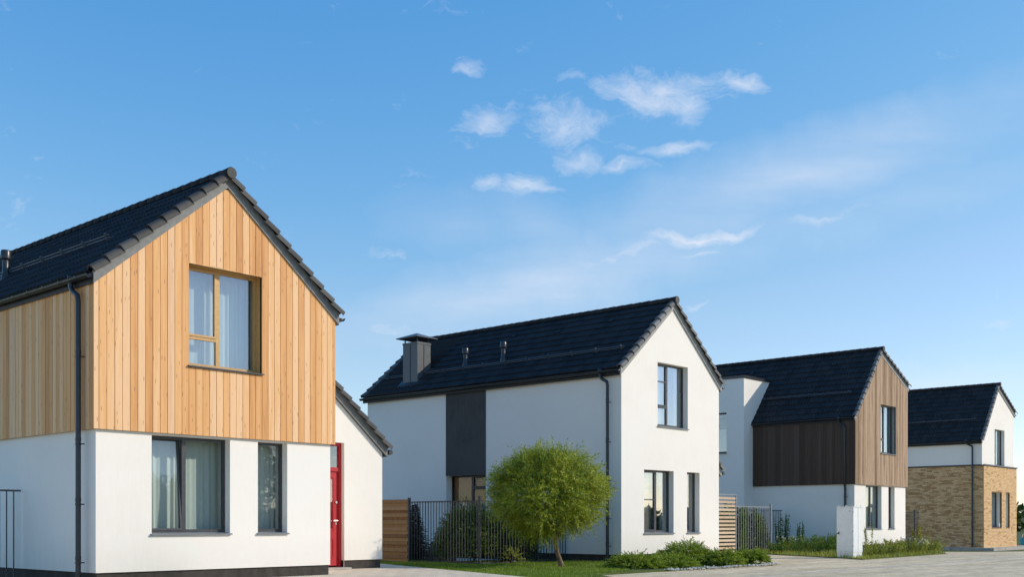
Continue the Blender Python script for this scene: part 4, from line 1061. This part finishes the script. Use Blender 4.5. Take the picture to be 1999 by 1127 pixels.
weed('tall_weed', 'second tall green weed stalk just right of the tallest one', (48.1, 24.8, pz(47, 24)), 1.5, .2, 11, ('shrub', 'weed'), group=WG)
weed('daisy_clump', 'white flowered weed clump at the foot of the tallest weed', (46.6, 24.6, pz(46, 24)), .72, .5, 22, ('weed', 'petal'), group=WG, spike='head')
weed('daisy_clump', 'white and lilac flower clump at the paving before the house corner', (47.2, 18.75, pz(47, 18.5)), .62, .45, 24, ('weed', 'petal'), group=WG, spike='head')
weed('lilac_flowers', 'lilac flower spikes below the narrow window of the boarded house', (46.3, 18.7, pz(46, 18.5)), .72, .4, 26, ('weed', 'lilac'), group=WG, spike=True)
weed('dry_dock', 'rust red dried dock spikes before the brick wall fence', (49.2, 19.6, pz(49, 19)), 1.3, .32, 14, ('weed', 'dryweed'), group=WG, spike=True)
weed('dry_dock', 'leaning rust red dock stalk rightmost of the weeds', (50.6, 19.8, pz(50, 19)), 1.15, .3, 6, ('weed', 'dryweed'), group=WG, spike=True)
weed('yellow_weed', 'thin yellow green spikes below the wide window of the boarded house', (44.4, 19.8, pz(44, 19)), 1.35, .3, 5, ('weed', 'weed'), group=WG, spike=True)
i = 0
for (x, y, hh, r, lb) in [(45.6, 23.2, .62, .7, 'leafy weed clump left of the cabinet beneath the plaster wall'), (44.3, 21.8, .66, .7, 'leafy weed clump nearest the cabinet door'), (46.8, 22.8, .7, .6, 'leafy weed clump against the middle of the plaster side wall'), (43.6, 23.3, .45, .7, 'low weed clump at the grass verge beside the gate'),
        (42.2, 18.6, .42, .7, 'low yellowish clump just right of the cabinet foot'), (43.8, 18.8, .5, .7, 'yellowish grass clump below the wide window, at the paving'), (45.2, 18.9, .55, .6, 'yellowish grass clump left of the lilac flowers'), (48.3, 18.9, .55, .6, 'green clump between the daisies and the dock spikes'), (49.4, 19.2, .4, .6, 'low green clump at the foot of the rightmost dock')]:
    weed('weed_clump', lb, (x, y, pz(x, y)), hh * 1.25, r, 60, ('weed' if i > 3 else 'shrub', 'weed'), group=WG); i += 1

# white gravel strip before the junipers
g = MB()
for k in range(260):
    x = rnd.uniform(25.6, 31.7); e_ = .4 + .5 * noise.noise(Vector((x * .9, 0, 3))); y = 17.0 + rnd.random() * max(.08, e_) if rnd.random() < .85 else rnd.uniform(17.3, 18.6)
    r = rnd.uniform(.025, .06); i = len(g.v); z = rnd.uniform(.03, .065)
    for d in ((1, 0, 0), (0, 1, 0), (-1, 0, 0), (0, -1, 0), (0, 0, .7), (0, 0, -.7)): g.v.append((x + d[0] * r * rnd.uniform(.7, 1.2), y + d[1] * r * rnd.uniform(.7, 1.2), z + d[2] * r))
    g.f += [(i + a, i + b, i + 4) for a, b in ((0, 1), (1, 2), (2, 3), (3, 0))] + [(i + b, i + a, i + 5) for a, b in ((0, 1), (1, 2), (2, 3), (3, 0))]
tag(g.build('white_gravel', 'pebble'), 'white gravel strip before the junipers', 'gravel', kind='stuff')

# things by the brick house
bk = empty('bucket', (74.75, 22.9, -.05), 'turquoise bucket with toys at the corner of brick house', 'bucket')
b = MB(); b.tube([(0, 0, 0), (0, 0, .1), (0, 0, .42), (0, 0, .46)], [.20, .21, .27, .285], 18); b.build('pail', 'blue', bk, True)
b = MB(); b.tube([(-.28, 0, .44), (-.2, 0, .62), (0, 0, .7), (.2, 0, .62), (.28, 0, .44)], .012, 6); b.build('handle', 'white', bk)
b = MB(); b.tube([(0, -.02, .40), (.02, -.03, .62), (.1, -.05, .74)], [.09, .06, .02], 8); o = b.build('toy_spade', 'pink', None, True, (74.7, 22.9, -.05)); tag(o, 'coral toy sticking out of the turquoise bucket', 'toy')
vx, vy, vz = 68.05 + 2.75, 23.11 + .06, 1.2 - .13
b = MB(); b.tube([(0, 0, 0.02), (0, 0, .08), (0, 0, .22), (0, 0, .28)], [.06, .09, .08, .045], 12); o = b.build('vase', 'white', None, True, (vx, vy, vz)); tag(o, 'white vase on the sill of the brick house wide window', 'vase')

# roadside trees across the street, seen only as reflections in the glass
def round_tree(label, loc, Hh, R):
    t = empty('roadside_tree', loc, label, 'tree', 'roadside trees across the street'); tr = MB()
    tr.tube([(0, 0, -.1), (.05, 0, Hh * .3), (0, .05, Hh * .7)], [.2, .15, .05], 8)
    for k in range(10):
        a = rnd.random() * 6.28; z = Hh * rnd.uniform(.28, .6); tr.tube([(0, 0, z), (math.cos(a) * R * .4, math.sin(a) * R * .4, z + .7), (math.cos(a) * R * .75, math.sin(a) * R * .75, z + 1.2)], [.06, .04, .015], 5, False)
    tr.build('trunk', 'darkbark', t); cr = MB()
    for k in range(15000):
        d = rv(); l = 1 + .3 * noise.noise(d * 2 + Vector(loc)); f = rnd.random() ** .4
        q = Vector((d.x * R * l * f, d.y * R * l * f, Hh * .58 + d.z * Hh * .43 * l * f))
        if noise.noise(q * .9 + Vector(loc)) < -.36: continue
        leafquad(cr, q, rv(), rv(), rnd.uniform(.2, .38), rnd.uniform(.12, .2))
    cr.build('crown', 'wood_far', t)
for (x, y, hh, R, lb) in ((30, -15, 6.5, 2.6, 'roadside tree mirrored in the left sash of the larch house'), (35, -17, 8.5, 3.4, 'broad roadside tree mirrored in the wide lower window'), (40.5, -19, 8.0, 3.6, 'roadside tree mirrored in the narrow lower window'), (25.5, -18, 8.5, 3.0, 'roadside tree farthest toward the camera side')):
    round_tree(lb, (x, y, -.05), hh, R)

# far wood all round the estate
g = MB()
for k in range(420):
    a = 6.283 * k / 420 + rnd.uniform(-.012, .012); r = rnd.uniform(185, 235); hh = rnd.uniform(3.8, 6.2); R = rnd.uniform(2.2, 4.0)
    c = Vector((30 + math.cos(a) * r, 10 + math.sin(a) * r, -.2))
    for j in range(230):
        d = rv(); q = c + Vector((d.x * R, d.y * R, hh * (.46 + .5 * d.z) * (1 - .12 * rnd.random())))
        leafquad(g, q, rv(), rv(), rnd.uniform(1.2, 2.0), rnd.uniform(.9, 1.3))
tag(g.build('woodland', 'wood_far'), 'green belt of trees beyond the estate', 'woodland', kind='stuff')
